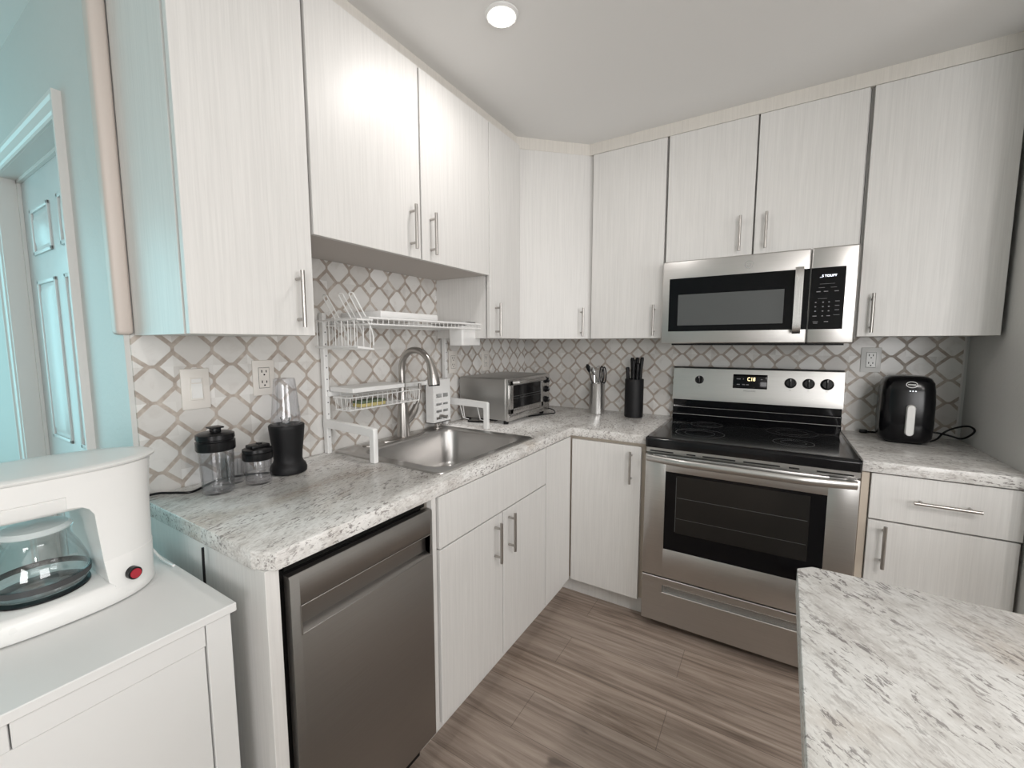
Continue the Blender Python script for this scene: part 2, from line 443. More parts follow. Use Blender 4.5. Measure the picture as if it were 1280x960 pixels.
# wall around the hall door: opening x -1.22..-.39, z 0..2.02
w = MB(); w.box(-.39, -.12, YH, YH+.11, 0, CEIL); w.box(XW, -1.22, YH, YH+.11, 0, CEIL); w.box(-1.22, -.39, YH, YH+.11, 2.02, CEIL)
struct(w.build('wall_hall', M_WALL), 'textured wall with the panelled door, lit by daylight')
w = MB()
for a, b_, c, e in ((2.52, 2.57, .8, 2.1), (4.03, 4.08, .8, 2.1), (3.28, 3.32, .8, 2.1), (2.52, 4.08, .8, .85), (2.52, 4.08, 2.05, 2.1)): w.box(a, b_, YB-.08, YB-.02, c, e)
struct(w.build('added_window', M_TRIM))  # unseen window frame, added to go with the front fill
w = MB(); w.box(XW-.1, 2.52, YB-.1, YB, 0, CEIL); w.box(4.08, XE+.1, YB-.1, YB, 0, CEIL); w.box(2.52, 4.08, YB-.1, YB, 0, .8); w.box(2.52, 4.08, YB-.1, YB, 2.1, CEIL)
struct(w.build('wall_front', M_WALL))
w = MB(); w.box(XW-.1, XW, YB, -4.25, 0, CEIL); w.box(XW-.1, XW, -2.65, YH+.11, 0, CEIL); w.box(XW-.1, XW, -4.25, -2.65, 0, .45); w.box(XW-.1, XW, -4.25, -2.65, 2.25, CEIL)
struct(w.build('wall_window_side', M_WALL))
w = MB(); w.box(XE, XE+.1, YB, -3.25, 0, CEIL); w.box(XE, XE+.1, -1.35, .008, 0, CEIL); w.box(XE, XE+.1, -3.25, -1.35, 0, .82); w.box(XE, XE+.1, -3.25, -1.35, 2.18, CEIL)
struct(w.build('wall_east', M_WALL))
w = MB()
for a, b_, c, d in ((-3.25, -3.20, .82, 2.18), (-1.40, -1.35, .82, 2.18), (-2.32, -2.28, .82, 2.18), (-3.25, -1.35, .82, .87), (-3.25, -1.35, 2.13, 2.18)):
    w.box(XE+.02, XE+.08, a, b_, c, d)
struct(w.build('window_2', M_TRIM))
w = MB()
for a, b_, c, d in ((-4.25, -4.19, .45, 2.25), (-2.71, -2.65, .45, 2.25), (-3.47, -3.43, .45, 2.25), (-4.25, -2.65, .45, .51), (-4.25, -2.65, 2.19, 2.25)):
    w.box(XW-.08, XW-.02, a, b_, c, d)
struct(w.build('window_1', M_TRIM))

# door and its casing in the hall wall
d = MB(); d.box(-1.216, -.394, -2.13, -2.095, .01, 2.012, .002)
DX0, DX1 = -1.216, -.394
cols = ((-1.09, -.838), (-.722, -.50)); rows = ((.20, .80), (.95, 1.60), (1.70, 1.88))
door = struct(d.build('door_1', M_DOORP), 'white six-panel interior door')
for (a, b_) in cols:
    for (c, e) in rows:
        p = MB()
        # sunk moulding ring: raised border + raised field
        for k, (i, h) in enumerate(((0, .007),)):
            o_, i_ = 0, .016
            for (x0, x1, z0, z1) in ((a, b_, c, c+i_), (a, b_, e-i_, e), (a, a+i_, c, e), (b_-i_, b_, c, e)):
                p.box(x0, x1, -2.130-h, -2.129, z0, z1, .003)
        p.rings([[(a+.03, -2.130, c+.03), (b_-.03, -2.130, c+.03), (b_-.03, -2.130, e-.03), (a+.03, -2.130, e-.03)],
                 [(a+.05, -2.138, c+.05), (b_-.05, -2.138, c+.05), (b_-.05, -2.138, e-.05), (a+.05, -2.138, e-.05)]])
        p.build('door_panel', M_DOORP, door)
def casing(x0, x1, zt):
    m = MB()
    # profile: (offset from opening, thickness)
    prof = [(.0, .008), (.010, .009), (.016, .013), (.042, .016), (.050, .021), (.062, .021)]
    def ring(off, t):
        return [(x1+off, YH-t, 0), (x1+off, YH-t, zt+off), (x0-off, YH-t, zt+off), (x0-off, YH-t, 0)]
    lines = [ring(0, 0)]+[ring(o, t) for o, t in prof]+[ring(.062, 0)]
    n = len(lines)
    verts = [p for l in lines for p in l]; faces = []
    for j in range(n-1):
        for i in range(3): faces.append((j*4+i, j*4+i+1, (j+1)*4+i+1, (j+1)*4+i))
    m._add(verts, faces)
    return m
struct(casing(-1.22, -.39, 2.02).build('trim_1', M_TRIM, sharp=20), 'white moulded casing around the hall door')
j = MB(); j.box(-1.235, -1.219, YH-.001, -2.09, 0, 2.02); j.box(-.391, -.375, YH-.001, -2.09, 0, 2.02); j.box(-1.235, -.375, YH-.001, -2.09, 2.019, 2.035)
j.box(-1.22, -1.206, -2.142, -2.1305, 0, 2.02); j.box(-.404, -.39, -2.142, -2.1305, 0, 2.02); j.box(-1.22, -.39, -2.142, -2.1305, 2.006, 2.02)
struct(j.build('trim_2', M_TRIM), 'white jamb of the hall door')
# backsplashes
struct(MB().box(-.008, 0, -2.178, 0, .90, 1.366).box(-.008, 0, -1.85, -.90, 1.366, 1.70).build('trim_3', M_TILE_L), 'lattice marble tile splashback behind the sink')
struct(MB().box(0, XR-.015, 0, .008, .90, 1.40).build('trim_4', M_TILE_B), 'lattice marble tile splashback behind the range')
struct(MB().box(XR-.018, XR-.012, -.002, .008, .914, 1.366).build('trim_5', M_TRIM))
# scribe moulding at wall end, filler strips above the cabinets
m = MB(); m.box(-.045, .006, -2.206, -2.1685, 1.3665, CEIL-.0005, .012, 3)
struct(m.build('trim_6', plain('warm_wood_scribe', (.66, .58, .53), .45)), 'rounded pale strip between hall wall and first cabinet')
m = MB(); m.box(.27, .297, -2.168, -.56, 2.352, CEIL); m.prism([(.27, -.62), (.297, -.62), (.324, -.590), (.590, -.322), (.57, -.29)], 2.352, CEIL); m.box(.57, XR, -.327, -.30, 2.352, CEIL)
struct(m.build('trim_7', mat_cabinet('white_filler', (.74, .71, .66))), 'white filler strip between upper cabinets and ceiling')

# ------------------------------------------------------------------ cabinets
TD = .019
def handle(parent, c, axis, length, out, label=None):
    """bar pull: c centre of the bar, axis 'z'/'x', out = vector from bar to face"""
    m = MB(); c = Vector(c); L = length/2
    ax = Vector((0, 0, 1)) if axis == 'z' else Vector(axis) if not isinstance(axis, str) else Vector((1, 0, 0))
    m.cyl(c-ax*L, c+ax*L, .0058, 14)
    for s_ in (-1, 1):
        q = c+ax*(s_*(L-.022)); m.cyl(q, q+Vector(out)*.030, .0045, 10)
    return m.build('handle', M_NICK, parent)
def door_x(parent, x, y0, y1, z0, z1, name='door', mat=None):   # face looking +x
    return MB().box(x-TD, x, y0+.0025, y1-.0025, z0, z1, .0012, 1).build(name, mat or M_CAB, parent)
def door_y(parent, y, x0, x1, z0, z1, name='door', mat=None):   # face looking -y
    return MB().box(x0+.0025, x1-.0025, y, y+TD, z0, z1, .0012, 1).build(name, mat or M_CAB, parent)
ZU, ZS, ZT = 1.366, 1.666, 2.349
FX = .331

A = thing('wall_cabinet', (.16, -2.0, ZU), 'tall white wall cabinet with one door above the small blender, nearest the hall door', 'cabinet', 'upper cabinets')
MB().box(0.001, FX-TD-.010, -2.168, -1.843, ZU, ZT+.006).build('body', M_CABH, A)
dd = door_x(A, FX, -2.170, -1.843, ZU, ZT); handle(dd, (FX+.032, -1.898, 1.467), 'z', .157, (-1, 0, 0))
B = thing('wall_cabinet', (.16, -1.38, ZS), 'short white two-door wall cabinet above the sink', 'cabinet', 'upper cabinets')
MB().box(0.001, FX-TD-.010, -1.8425, -.925, ZS, ZT+.006).build('body', M_CABH, B)
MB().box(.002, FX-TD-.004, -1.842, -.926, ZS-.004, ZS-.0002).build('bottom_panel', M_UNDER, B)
dd = door_x(B, FX, -1.838, -1.384, ZS-.006, ZT); handle(dd, (FX+.032, -1.441, 1.765), 'z', .157, (-1, 0, 0))
dd = door_x(B, FX, -1.381, -.925, ZS-.006, ZT); handle(dd, (FX+.032, -1.333, 1.761), 'z', .157, (-1, 0, 0))
C = thing('wall_cabinet', (.16, -.77, ZU), 'narrow white wall cabinet with one door right of the sink recess', 'cabinet', 'upper cabinets')
MB().box(0.001, FX-TD-.010, -.9235, -.606, ZU, ZT+.006).build('body', M_CABH, C)
dd = door_x(C, FX, -.923, -.639, ZU, ZT); handle(dd, (FX+.032, -.877, 1.455), 'z', .157, (-1, 0, 0))
D = thing('wall_cabinet', (.3, -.3, ZU), 'white diagonal corner wall cabinet between the two cabinet runs', 'cabinet', 'upper cabinets')
MB().prism([(0.001, -.604), (.306, -.604), (.607, -.303), (.607, -.001), (0.001, -.001)], ZU, ZT+.006).build('body', M_CABH, D)
cx, cy_ = .461+.0, -.4475; h = .177; t = Vector((1, 1, 0)).normalized(); n_ = Vector((1, -1, 0)).normalized()
m = MB(); m.xf = Matrix.Translation((cx, cy_, 0)) @ Matrix.Rotation(PI/4, 4, 'Z'); m.box(-h, h, 0, TD, ZU, ZT, .0012, 1)
dd = m.build('door', M_CAB, D)
q = Vector((cx, cy_, 1.457))+t*(.183-.045)+n_*.032
handle(dd, q, 'z', .157, -n_)
E_ = thing('wall_cabinet', (.8, -.16, ZU), 'white one-door wall cabinet between the corner cabinet and the microwave', 'cabinet', 'upper cabinets')
MB().box(.609, .9955, -FX+TD+.010, -.001, ZU, ZT+.006).build('body', M_CABH, E_)
dd = door_y(E_, -FX, .609, .993, ZU, ZT); handle(dd, (.955, -FX-.032, 1.457), 'z', .157, (0, 1, 0))
Fc = thing('wall_cabinet', (1.38, -.16, 1.737), 'short white two-door wall cabinet directly above the microwave', 'cabinet', 'upper cabinets')
MB().box(.9975, 1.7645, -FX+TD+.010, -.001, 1.737, ZT+.006).build('body', M_CABH, Fc)
dd = door_y(Fc, -FX, .999, 1.379, 1.738, ZT); handle(dd, (1.326, -FX-.032, 1.838), 'z', .157, (0, 1, 0))
dd = door_y(Fc, -FX, 1.381, 1.760, 1.738, ZT); handle(dd, (1.428, -FX-.032, 1.839), 'z', .157, (0, 1, 0))
G = thing('wall_cabinet', (1.98, -.16, ZU), 'wide white one-door wall cabinet above the air fryer', 'cabinet', 'upper cabinets')
MB().box(1.7665, 2.185, -FX+TD+.010, -.001, ZU, ZT+.006).build('body', M_CABH, G)
dd = door_y(G, -FX, 1.771, 2.187, ZU, ZT); handle(dd, (1.8145, -FX-.032, 1.460), 'z', .157, (0, 1, 0))

# base cabinets
BX = .63
sb = thing('base_cabinet', (.3, -1.28, 0), 'white two-door base cabinet with plain top panel under the sink', 'cabinet', 'base cabinets')
m = MB(); m.box(.01, BX-TD-.003, -1.683, -1.665, .103, .872); m.box(.01, BX-TD-.003, -.93, -.912, .103, .872); m.box(.01, .546, -1.683, -1.665, 0, .103); m.box(.01, BX-TD-.003, -1.665, -.93, .103, .12); m.box(.01, .02, -1.665, -.93, .12, .872)
m.box(BX-TD-.02, BX-TD-.003, -1.665, -.93, .68, .712)
m.build('body', M_CARC, sb)
MB().box(BX-TD-.004, BX-.002, -1.683, -1.664, .103, .872, .001, 1).build('side_stile', M_CABH, sb)
MB().box(.545, .563, -1.683, -.912, 0, .103).build('toe_kick', M_CABH, sb)
door_x(sb, BX, -1.654, -.912, .699, .868, 'drawer_front')
dd = door_x(sb, BX, -1.654, -1.2835, .103, .694); handle(dd, (BX+.032, -1.342, .598), 'z', .155, (-1, 0, 0))
dd = door_x(sb, BX, -1.2815, -.912, .103, .694); handle(dd, (BX+.032, -1.243, .603), 'z', .155, (-1, 0, 0))
cb = thing('base_cabinet', (.4, -.4, 0), 'white corner base cabinet with folding door beside the range', 'cabinet', 'base cabinets')
m = MB(); m.prism([(.01, -.908), (BX-TD-.003, -.908), (BX-TD-.003, -BX+TD+.003), (1.0, -BX+TD+.003), (1.0, -.01), (.01, -.01)], .103, .872)
m.build('body', M_RAIL, cb)
m = MB(); m.box(.545, .563, -.912, -.545, 0, .103); m.box(.545, 1.0, -.563, -.545, 0, .103); m.build('toe_kick', M_CABH, cb)
door_x(cb, BX, -.909, -BX-.003, .103, .868, 'door')
dd = door_y(cb, -BX, BX+.003, .986, .103, .856, 'door'); handle(dd, (.940, -BX-.032, .757), 'z', .155, (0, 1, 0))
rb = thing('base_cabinet', (2.0, -.3, 0), 'white base cabinet with drawer above door, right of the range', 'cabinet', 'base cabinets')
MB().box(1.783, XR-.002, -BX+TD+.003, -.01, .103, .872).build('body', M_CARC, rb)
MB().box(1.783, 1.806, -BX+.004, -BX+TD+.004, .103, .868, .001, 1).build('side_stile', M_RAIL, rb)
MB().box(1.783, XR-.002, -.563, -.545, 0, .103).build('toe_kick', M_CABH, rb)
dd = door_y(rb, -BX, 1.808, XR-.004, .699, .868, 'drawer'); handle(dd, (2.006, -BX-.032, .787), 'x', .165, (0, 1, 0))
dd = door_y(rb, -BX, 1.808, XR-.008, .103, .693, 'door'); handle(dd, (1.855, -BX-.032, .606), 'z', .158, (0, 1, 0))
tag(MB().box(.01, .617, -2.180, -2.150, 0, .872, .001, 1).build('end_panel', M_CAB, loc=(.3, -2.17, 0)), 'white grained end panel closing the left end of the counter run', 'panel')

# countertops ---------------------------------------------------------------
CT0, CT1 = .873, .914
def eval_mod(o):
    dg = bpy.context.evaluated_depsgraph_get(); dg.update()
    me = bpy.data.meshes.new_from_object(o.evaluated_get(dg)); old = o.data; o.modifiers.clear(); o.data = me; bpy.data.meshes.remove(old)
E0 = .635
top = MB(); top.prism([(.001, -.001), (.001, -2.189), (.583, -2.189), (E0, -2.165), (E0, -E0), (1.0085, -E0), (1.0085, -.001)], CT0, CT1, .0022, 2)
ct = tag(top.build('countertop', M_GRAN_L), 'pale granite-look L-shaped countertop holding the sink', 'countertop', 'granite-look countertops')
cut = MB(); cut.box(.05, .56, -1.56, -.965, .8, 1.0); co = cut.build('cutter', M_DARK)
bo = ct.modifiers.new('b', 'BOOLEAN'); bo.operation = 'DIFFERENCE'; bo.object = co; bo.solver = 'EXACT'
eval_mod(ct); bpy.data.objects.remove(co)
tag(MB().prism([(1.7815, -.001), (1.7815, -E0-.003), (XR-.001, -E0-.003), (XR-.001, -.001)], CT0, CT1, .0022, 2).build('countertop', M_GRAN_R), 'short pale granite-look countertop under the air fryer', 'countertop', 'granite-look countertops')
pen = tag(MB().prism([(1.5425, -1.672), (1.567, -1.650), (2.95, -1.656), (2.95, -2.5), (1.526, -2.5)], .862, CT1, .0022, 2).build('countertop', M_GRAN_I), 'large pale granite-look peninsula top in the near right corner', 'countertop', 'granite-look countertops')
pc = thing('base_cabinet', (1.9, -2.08, 0), 'white base cabinet under the peninsula top at lower right', 'cabinet', 'base cabinets')
MB().box(1.575, 2.90, -2.48, -1.70, .0, .861, .001, 1).build('body', M_CAB, pc)

# ------------------------------------------------------------------ dishwasher
dw = thing('dishwasher', (.3, -1.91, 0), 'slim stainless dishwasher with pocket handle left of the sink cabinet', 'dishwasher')
MB().box(.03, .585, -2.136, -1.687, .05, .868).build('body', M_DARK, dw)
MB().box(.5, .605, -2.134, -1.689, .845, .868, .002, 1).build('control_strip', M_BLACK, dw)
# door with a pocket running across
y0, y1 = -2.137, -1.687
m = MB()
prof = [(.61, .10), (.632, .102), (.632, .700), (.630, .704), (.606, .712), (.603, .735), (.612, .757), (.630, .766), (.632, .770), (.632, .838), (.628, .843), (.61, .843)]
ya, yb = y0+.022, y1-.008
m.prism([(a, b_) for a, b_ in prof], ya, yb, ax='y')
flat = [(.61, .10), (.632, .102), (.632, .838), (.628, .843), (.61, .843)]
m.prism(flat, y0, ya, ax='y'); m.prism(flat, yb, y1, ax='y')
dwd = m.build('door', M_SSY, dw, sharp=50)
m = MB(); m.tube([(.6335, ya, .702), (.6335, yb, .702)], .0018, 8); m.tube([(.6335, ya, .768), (.6335, yb, .768)], .0014, 8); m.tube([(.6335, ya, .702), (.6335, ya, .768)], .0016, 8)
m.build('handle_edge', M_SSY, dwd)
MB().box(.5, .57, -2.12, -1.70, 0.0, .095).build('toe_kick', M_BLACKM, dw)

# ------------------------------------------------------------------ range
rg = thing('range', (1.39, -.33, 0), 'freestanding stainless electric range with black glass cooktop', 'stove')
RX0, RX1 = 1.013, 1.776; RY = -.66
MB().box(RX0+.004, RX1-.004, -.635, -.012, .045, .874).build('body', M_SSZ, rg)
m = MB(); m.rloft([(.874, RX0-.001, RX1+.001, RY-.018, -.02, .012), (.908, RX0-.002, RX1+.002, RY-.021, -.02, .014), (.916, RX0-.001, RX1+.001, RY-.019, -.02, .014), (.9195, RX0+.006, RX1-.006, RY-.010, -.02, .012), (.9185, RX0+.03, RX1-.03, RY+.02, -.03, .01)])
ck = m.build('cooktop', M_COOK, rg, sharp=60)
for (x, y, r) in ((1.21, -.47, .105), (1.575, -.47, .075), (1.21, -.22, .075), (1.575, -.22, .105)):
    m = MB()
    for rr in ((r, r-.003), (r*.62, r*.62-.002)):
        m.rings([[(x+q_*math.cos(a), y+q_*math.sin(a), z) for a in [2*PI*i/56 for i in range(56)]] for q_, z in ((rr[0], .9186), (rr[0], .9189), (rr[1], .9189), (rr[1], .9186))], closed=True)
    m.build('burner_ring', M_RING, ck)
# front vent strip with slots
m = MB(); m.box(RX0, RX1, RY+.004, -.63, .846, .874, .002, 1); vs = m.build('vent_strip', M_SS, rg)
for a, b_ in ((1.03, 1.13), (1.185, 1.221), (1.249, 1.373), (1.402, 1.529), (1.558, 1.592), (1.646, 1.757)):
    MB().box(a, b_, RY+.002, RY+.006, .852, .8575).build('vent_slot', M_DARK, vs)
# oven door
WX0, WX1, WZ0, WZ1 = 1.103, 1.683, .408, .768
m = MB(); m.box(RX0, WX0, RY-.006, -.632, .272, .842, .003); m.box(WX1, RX1, RY-.006, -.632, .272, .842, .003)
m.box(WX0-.004, WX1+.004, RY-.0055, -.632, .272, WZ0, .003); m.box(WX0-.004, WX1+.004, RY-.0055, -.632, WZ1, .842, .003)
od = m.build('oven_door', M_SS, rg)
MB().box(WX0-.002, WX1+.002, RY-.004, RY+.004, WZ0-.002, WZ1+.002).build('door_glass', M_BLACKG, od)
m = MB(); m.box(WX0+.045, WX1-.05, RY-.0046, RY-.003, WZ0+.085, WZ1-.012); ow = m.build('oven_window', M_OVENW, od)
m = MB()
m.box(WX0+.05, WX1-.055, RY-.0052, RY-.0044, .655, .657)
m.box(WX0+.05, WX1-.055, RY-.0052, RY-.0044, .560, .5615)
m.box(WX0+.045, WX0+.047, RY-.0052, RY-.0044, WZ0+.09, WZ1-.02)
m.build('rack_outline', M_GREYW, ow)
m = MB()
hp = []
for i in range(21):
    u = i/20; x = 1.026+(1.762-1.026)*u; e = 1-(2*u-1)**2
    hp.append((x, RY-.030-.030*min(1, e*1.5), .829))
rg_ = []
for i, p in enumerate(hp):
    a, b_ = hp[max(0, i-1)], hp[min(20, i+1)]; T = (Vector(b_)-Vector(a)).normalized(); N = Vector((T.y, -T.x, 0))
    rg_.append([Vector(p)+N*.012*math.cos(q_)+Vector((0, 0, 1))*.0165*math.sin(q_) for q_ in [2*PI*k/16 for k in range(16)]])
m.rings(rg_)
m.box(1.022, 1.048, RY-.032, RY-.004, .814, .845, .004); m.box(1.738, 1.765, RY-.032, RY-.004, .814, .845, .004)
m.build('oven_door_handle', M_SS, od)
# storage drawer
m = MB()
m.box(RX0, RX1, RY-.006, -.632, .232, .266, .002, 1); m.box(RX0, RX1, RY-.006, -.632, .050, .198, .002, 1)
m.box(RX0, 1.103, RY-.006, -.632, .195, .235); m.box(1.687, RX1, RY-.006, -.632, .195, .235)
dr = m.build('drawer', M_SS, rg)
m = MB(); m.prism([(RY+.022, .232), (RY+.020, .216), (RY+.002, .199), (RY-.005, .197), (RY+.030, .197), (RY+.030, .232)], 1.103, 1.687, ax='x')
m.build('pull_recess', M_SSZ, dr)
for x in (1.05, 1.74):
    for y in (-.58, -.08): MB().lathe([(.012, .0), (.016, .003), (.016, .012), (.008, .016), (.008, .05)], x, y, 14).build('leveling_foot', M_BLACKP, rg)
# backguard
bg = MB(); bg.prism([(-.075, .919), (-.080, .945), (-.066, .948), (-.070, .985), (-.058, .990), (-.060, 1.03), (-.012, 1.03), (-.012, .9)], RX0, RX1, ax='x')
bgb = bg.build('backguard_base', M_COOK, rg, sharp=20)
m = MB(); m.tube([(RX0+.003, -.081, .944), (RX1-.003, -.081, .944)], .0016, 8); m.tube([(RX0+.003, -.0715, .984), (RX1-.003, -.0715, .984)], .0012, 8)
m.build('edge_line', M_CHROME, bgb)
m = MB(); m.prism([(-.083, 1.027), (-.083, 1.062), (-.064, 1.200), (-.056, 1.206), (-.012, 1.206), (-.012, 1.027)], RX0-.001, RX1+.001, ax='x')
cp = m.build('control_panel', M_SS, rg, sharp=20)
MB().box(RX0-.001, RX1+.001, -.058, -.012, 1.2062, 1.2085).build('top_cap', M_BLACK, cp)
tilt = math.atan2(.019, .138)
def cpm(x, z, off=0):
    y = -.083+.019*(z-1.062)/.138-off
    return Matrix.Translation((x, y, z)) @ Matrix.Rotation(-tilt, 4, 'X')
for kx, kr in ((1.147, .021), (1.564, .024), (1.638, .024), (1.711, .0255)):
    m = MB(); m.xf = cpm(kx, 1.139)
    m.lathe([(kr*1.05, .001), (kr*1.05, -.004), (kr*.93, -.006), (kr*.86, -.016), (kr*.75, -.019)], n=28, axis='y')
    m.box(-.0042, .0042, -.027, -.015, -kr*.86, kr*.86, .002)
    kb = m.build('burner_knob', M_BLACKP, cp)
    m = MB(); m.xf = cpm(kx, 1.139); m.box(-.0012, .0012, -.0278, -.026, kr*.35, kr*.8); m.build('pointer_mark', M_PRINTW, kb)
m = MB(); m.xf = cpm(1.388, 1.139); m.box(-.078, .078, -.004, .004, -.037, .037, .003); dsp = m.build('display', M_BLACKG, cp)
text_mb('C18', .027, cpm(1.394, 1.151, .0045) @ Matrix.Rotation(PI/2, 4, 'X') @ Matrix.Diagonal((.8, 1, 1, 1))).build('digits', M_LCDY, dsp)
for x, z, w_ in ((-.052, .013, .018), (-.052, -.016, .014), (-.028, -.016, .012), (-.010, -.016, .012), (.052, .013, .008), (.052, -.016, .008), (-.030, .013, .004)):
    m = MB(); m.xf = cpm(1.388, 1.139, .0042); m.box(x-w_/2, x+w_/2, -.0004, .0006, z-.0022, z+.0022); m.build('button_mark', M_PRINTG, dsp)
text_mb('FRIGIDAIRE', .011, cpm(1.388, 1.090, .0005) @ Matrix.Rotation(PI/2, 4, 'X')).build('brand_lettering', M_PRINTG, cp)
for x in (1.147, 1.564, 1.638, 1.711):
    m = MB(); m.xf = cpm(0, 1.105, .0006); m.box(x-.004, x+.004, -.0003, .0003, -.001, .001); m.build('knob_mark', M_PRINTG, cp)

# ------------------------------------------------------------------ microwave
mw = thing('microwave', (1.38, -.2, 1.338), 'stainless over-the-range microwave mounted under the short cabinet', 'microwave')
MX0, MX1, MZ0, MZ1, MY = 1.004, 1.757, 1.338, 1.733, -.400
MB().box(MX0+.004, MX1-.002, -.372, -.004, MZ0+.006, MZ1).build('body', M_SSZ, mw)
MB().box(1.05, 1.73, -.365, -.02, MZ0-.008, MZ0+.005).build('vent_grille', M_BLACKM, mw)
m = MB(); m.box(MX0, 1.598, MY, -.373, MZ0, MZ1, .006, 3); md = m.build('door', M_SS, mw)
m = MB(); m.box(1.6005, MX1, MY, -.373, MZ0, MZ1, .006, 3); mp_ = m.build('control_panel', M_SS, mw)
MB().box(1.038, 1.5978, MY-.0025, MY+.002, 1.397, 1.650, .001, 1).build('door_glass', M_BLACKG, md)
MB().box(1.080, 1.511, MY-.0034, MY-.0020, 1.425, 1.572, .0005, 1).build('window_screen', M_GREYW, md)
m = MB(); m.tube([(1.560, MY-.026, 1.384), (1.560, MY-.036, 1.40), (1.560, MY-.040, 1.45), (1.560, MY-.040, 1.59), (1.560, MY-.036, 1.635), (1.560, MY-.026, 1.652)], .1, smooth=4, sq=(.007, .0145))
m.box(1.547, 1.573, MY-.028, MY, 1.386, 1.402, .002); m.box(1.547, 1.573, MY-.028, MY, 1.634, 1.650, .002)
m.build('door_handle', M_SSZ, md)
# round monogram badge
m = MB(); bx, bz = 1.372, 1.688
m.rings([[(bx+r*math.cos(a), yy, bz+r*math.sin(a)) for a in [2*PI*i/32 for i in range(32)]] for r, yy in ((.0165, MY), (.0165, MY-.0015), (.0145, MY-.0015), (.0145, MY))], closed=True)
m.tube([(bx-.002, MY-.001, bz+.006), (bx-.007, MY-.001, bz+.005), (bx-.009, MY-.001, bz), (bx-.006, MY-.001, bz-.006), (bx-.002, MY-.001, bz-.003), (bx-.004, MY-.001, bz)], .0009, 6, smooth=4)
m.tube([(bx+.007, MY-.001, bz+.005), (bx+.003, MY-.001, bz+.005), (bx+.004, MY-.001, bz), (bx+.002, MY-.001, bz-.004), (bx+.008, MY-.001, bz-.005)], .0009, 6, smooth=4)
m.build('round_badge', M_CHROME, md)
pg = MB().box(1.6022, 1.717, MY-.0025, MY+.002, 1.397, 1.650, .001, 1).build('touch_panel', M_BLACKG, mp_)
text_mb('_S TOUPT', .0125, face_y(1.660, MY-.0028, 1.615), bold=.0001).build('display_text', M_LCDW, pg)
def mark(x, z, w_, h=.0018): MB().box(x-w_/2, x+w_/2, MY-.0031, MY-.0024, z-h/2, z+h/2).build('button_mark', M_PRINTG, pg)
mark(1.658, 1.583, .05, .0008); mark(1.64, 1.568, .02, .0012); mark(1.68, 1.568, .02, .0012)
for x in (1.630, 1.655, 1.690): mark(x, 1.552, .014, .003)
mark(1.645, 1.523, .03, .0009)
for z in (1.508, 1.490, 1.472):
    for x in (1.623, 1.648, 1.668): mark(x, z, .005, .004)
    mark(1.695, z+.003, .014, .002)
mark(1.622, 1.452, .014, .003); mark(1.648, 1.452, .005, .004); mark(1.668, 1.452, .012, .003); mark(1.695, 1.455, .02, .0012)
mark(1.626, 1.428, .018, .002); mark(1.626, 1.422, .014, .002); mark(1.662, 1.428, .014, .003)

# ------------------------------------------------------------------ sink, faucet, dispenser
SX0, SX1, SY0, SY1 = .022, .588, -1.592, -.940
BX0, BX1, BY0, BY1 = .118, .548, -1.535, -.985
m = MB(); m.rloft([(.9143, SX0, SX1, SY0, SY1, .035), (.9175, SX0+.003, SX1-.003, SY0+.003, SY1-.003, .034), (.9185, SX0+.008, SX1-.008, SY0+.008, SY1-.008, .030), (.9165, SX0+.014, SX1-.014, SY0+.014, SY1-.014, .03),
    (.9165, BX0-.006, BX1+.006, BY0-.006, BY1+.006, .075), (.914, BX0, BX1, BY0, BY1, .07), (.905, BX0+.004, BX1-.004, BY0+.004, BY1-.004, .068), (.76, BX0+.012, BX1-.012, BY0+.012, BY1-.012, .062),
    (.735, BX0+.022, BX1-.022, BY0+.022, BY1-.022, .055), (.725, BX0+.045, BX1-.045, BY0+.045, BY1-.045, .04), (.720, .30, .37, -1.295, -1.225, .03)], cap0=False)
sk = m.build('sink', M_SINK, loc=(.3, -1.26, .72), sharp=60); tag(sk, 'drop-in single-bowl stainless sink set in the left countertop', 'sink')
m = MB(); m.lathe([(.045, .7215), (.045, .724), (.036, .7235), (.03, .721), (.0, .721)], .335, -1.26, 28); m.build('drain', M_CHROME, sk)
m = MB(); m.lathe([(.022, .9165), (.022, .9205), (.018, .922), (.001, .922)], .068, -1.45, 24); m.build('hole_cover', M_NICK, sk)
fc = thing('faucet', (.072, -1.25, .9165), 'tall brushed-nickel gooseneck faucet behind the sink', 'faucet')
m = MB(); m.loft([(.9165, .072, -1.25, .033, .130, 2.6), (.921, .072, -1.25, .032, .128, 2.6), (.9225, .072, -1.25, .028, .122, 2.6)]); m.build('base_plate', M_NICK, fc)
m = MB(); m.lathe([(.029, .922), (.0285, .94), (.026, 1.0), (.0225, 1.06), (.0165, 1.115), (.0145, 1.15)], .072, -1.25, 28)
pts = [(.072, -1.25, 1.12), (.072, -1.25, 1.19), (.073, -1.25, 1.238), (.088, -1.25, 1.278), (.120, -1.25, 1.305), (.158, -1.25, 1.313), (.196, -1.25, 1.304), (.226, -1.25, 1.280), (.243, -1.25, 1.256)]
m.tube(pts, .0145, 18, smooth=6)
m.build('spout', M_NICK, fc, sharp=60)
m = MB(); m.tube([(.242, -1.25, 1.258), (.250, -1.25, 1.235), (.258, -1.25, 1.195), (.262, -1.25, 1.166)], .016, 18, rs=[.0158, .0185, .0250, .0262], smooth=3)
m.build('spray_head', M_NICK, fc, sharp=60)
m = MB(); m.tube([(.2625, -1.25, 1.167), (.263, -1.25, 1.161)], .0240, 18); m.build('nozzle', M_BLACKP, fc)
m = MB(); m.tube([(.072, -1.235, .985), (.074, -1.205, 1.005), (.076, -1.18, 1.03), (.077, -1.168, 1.055)], .016, 14, rs=[.020, .0195, .017, .013], smooth=4)
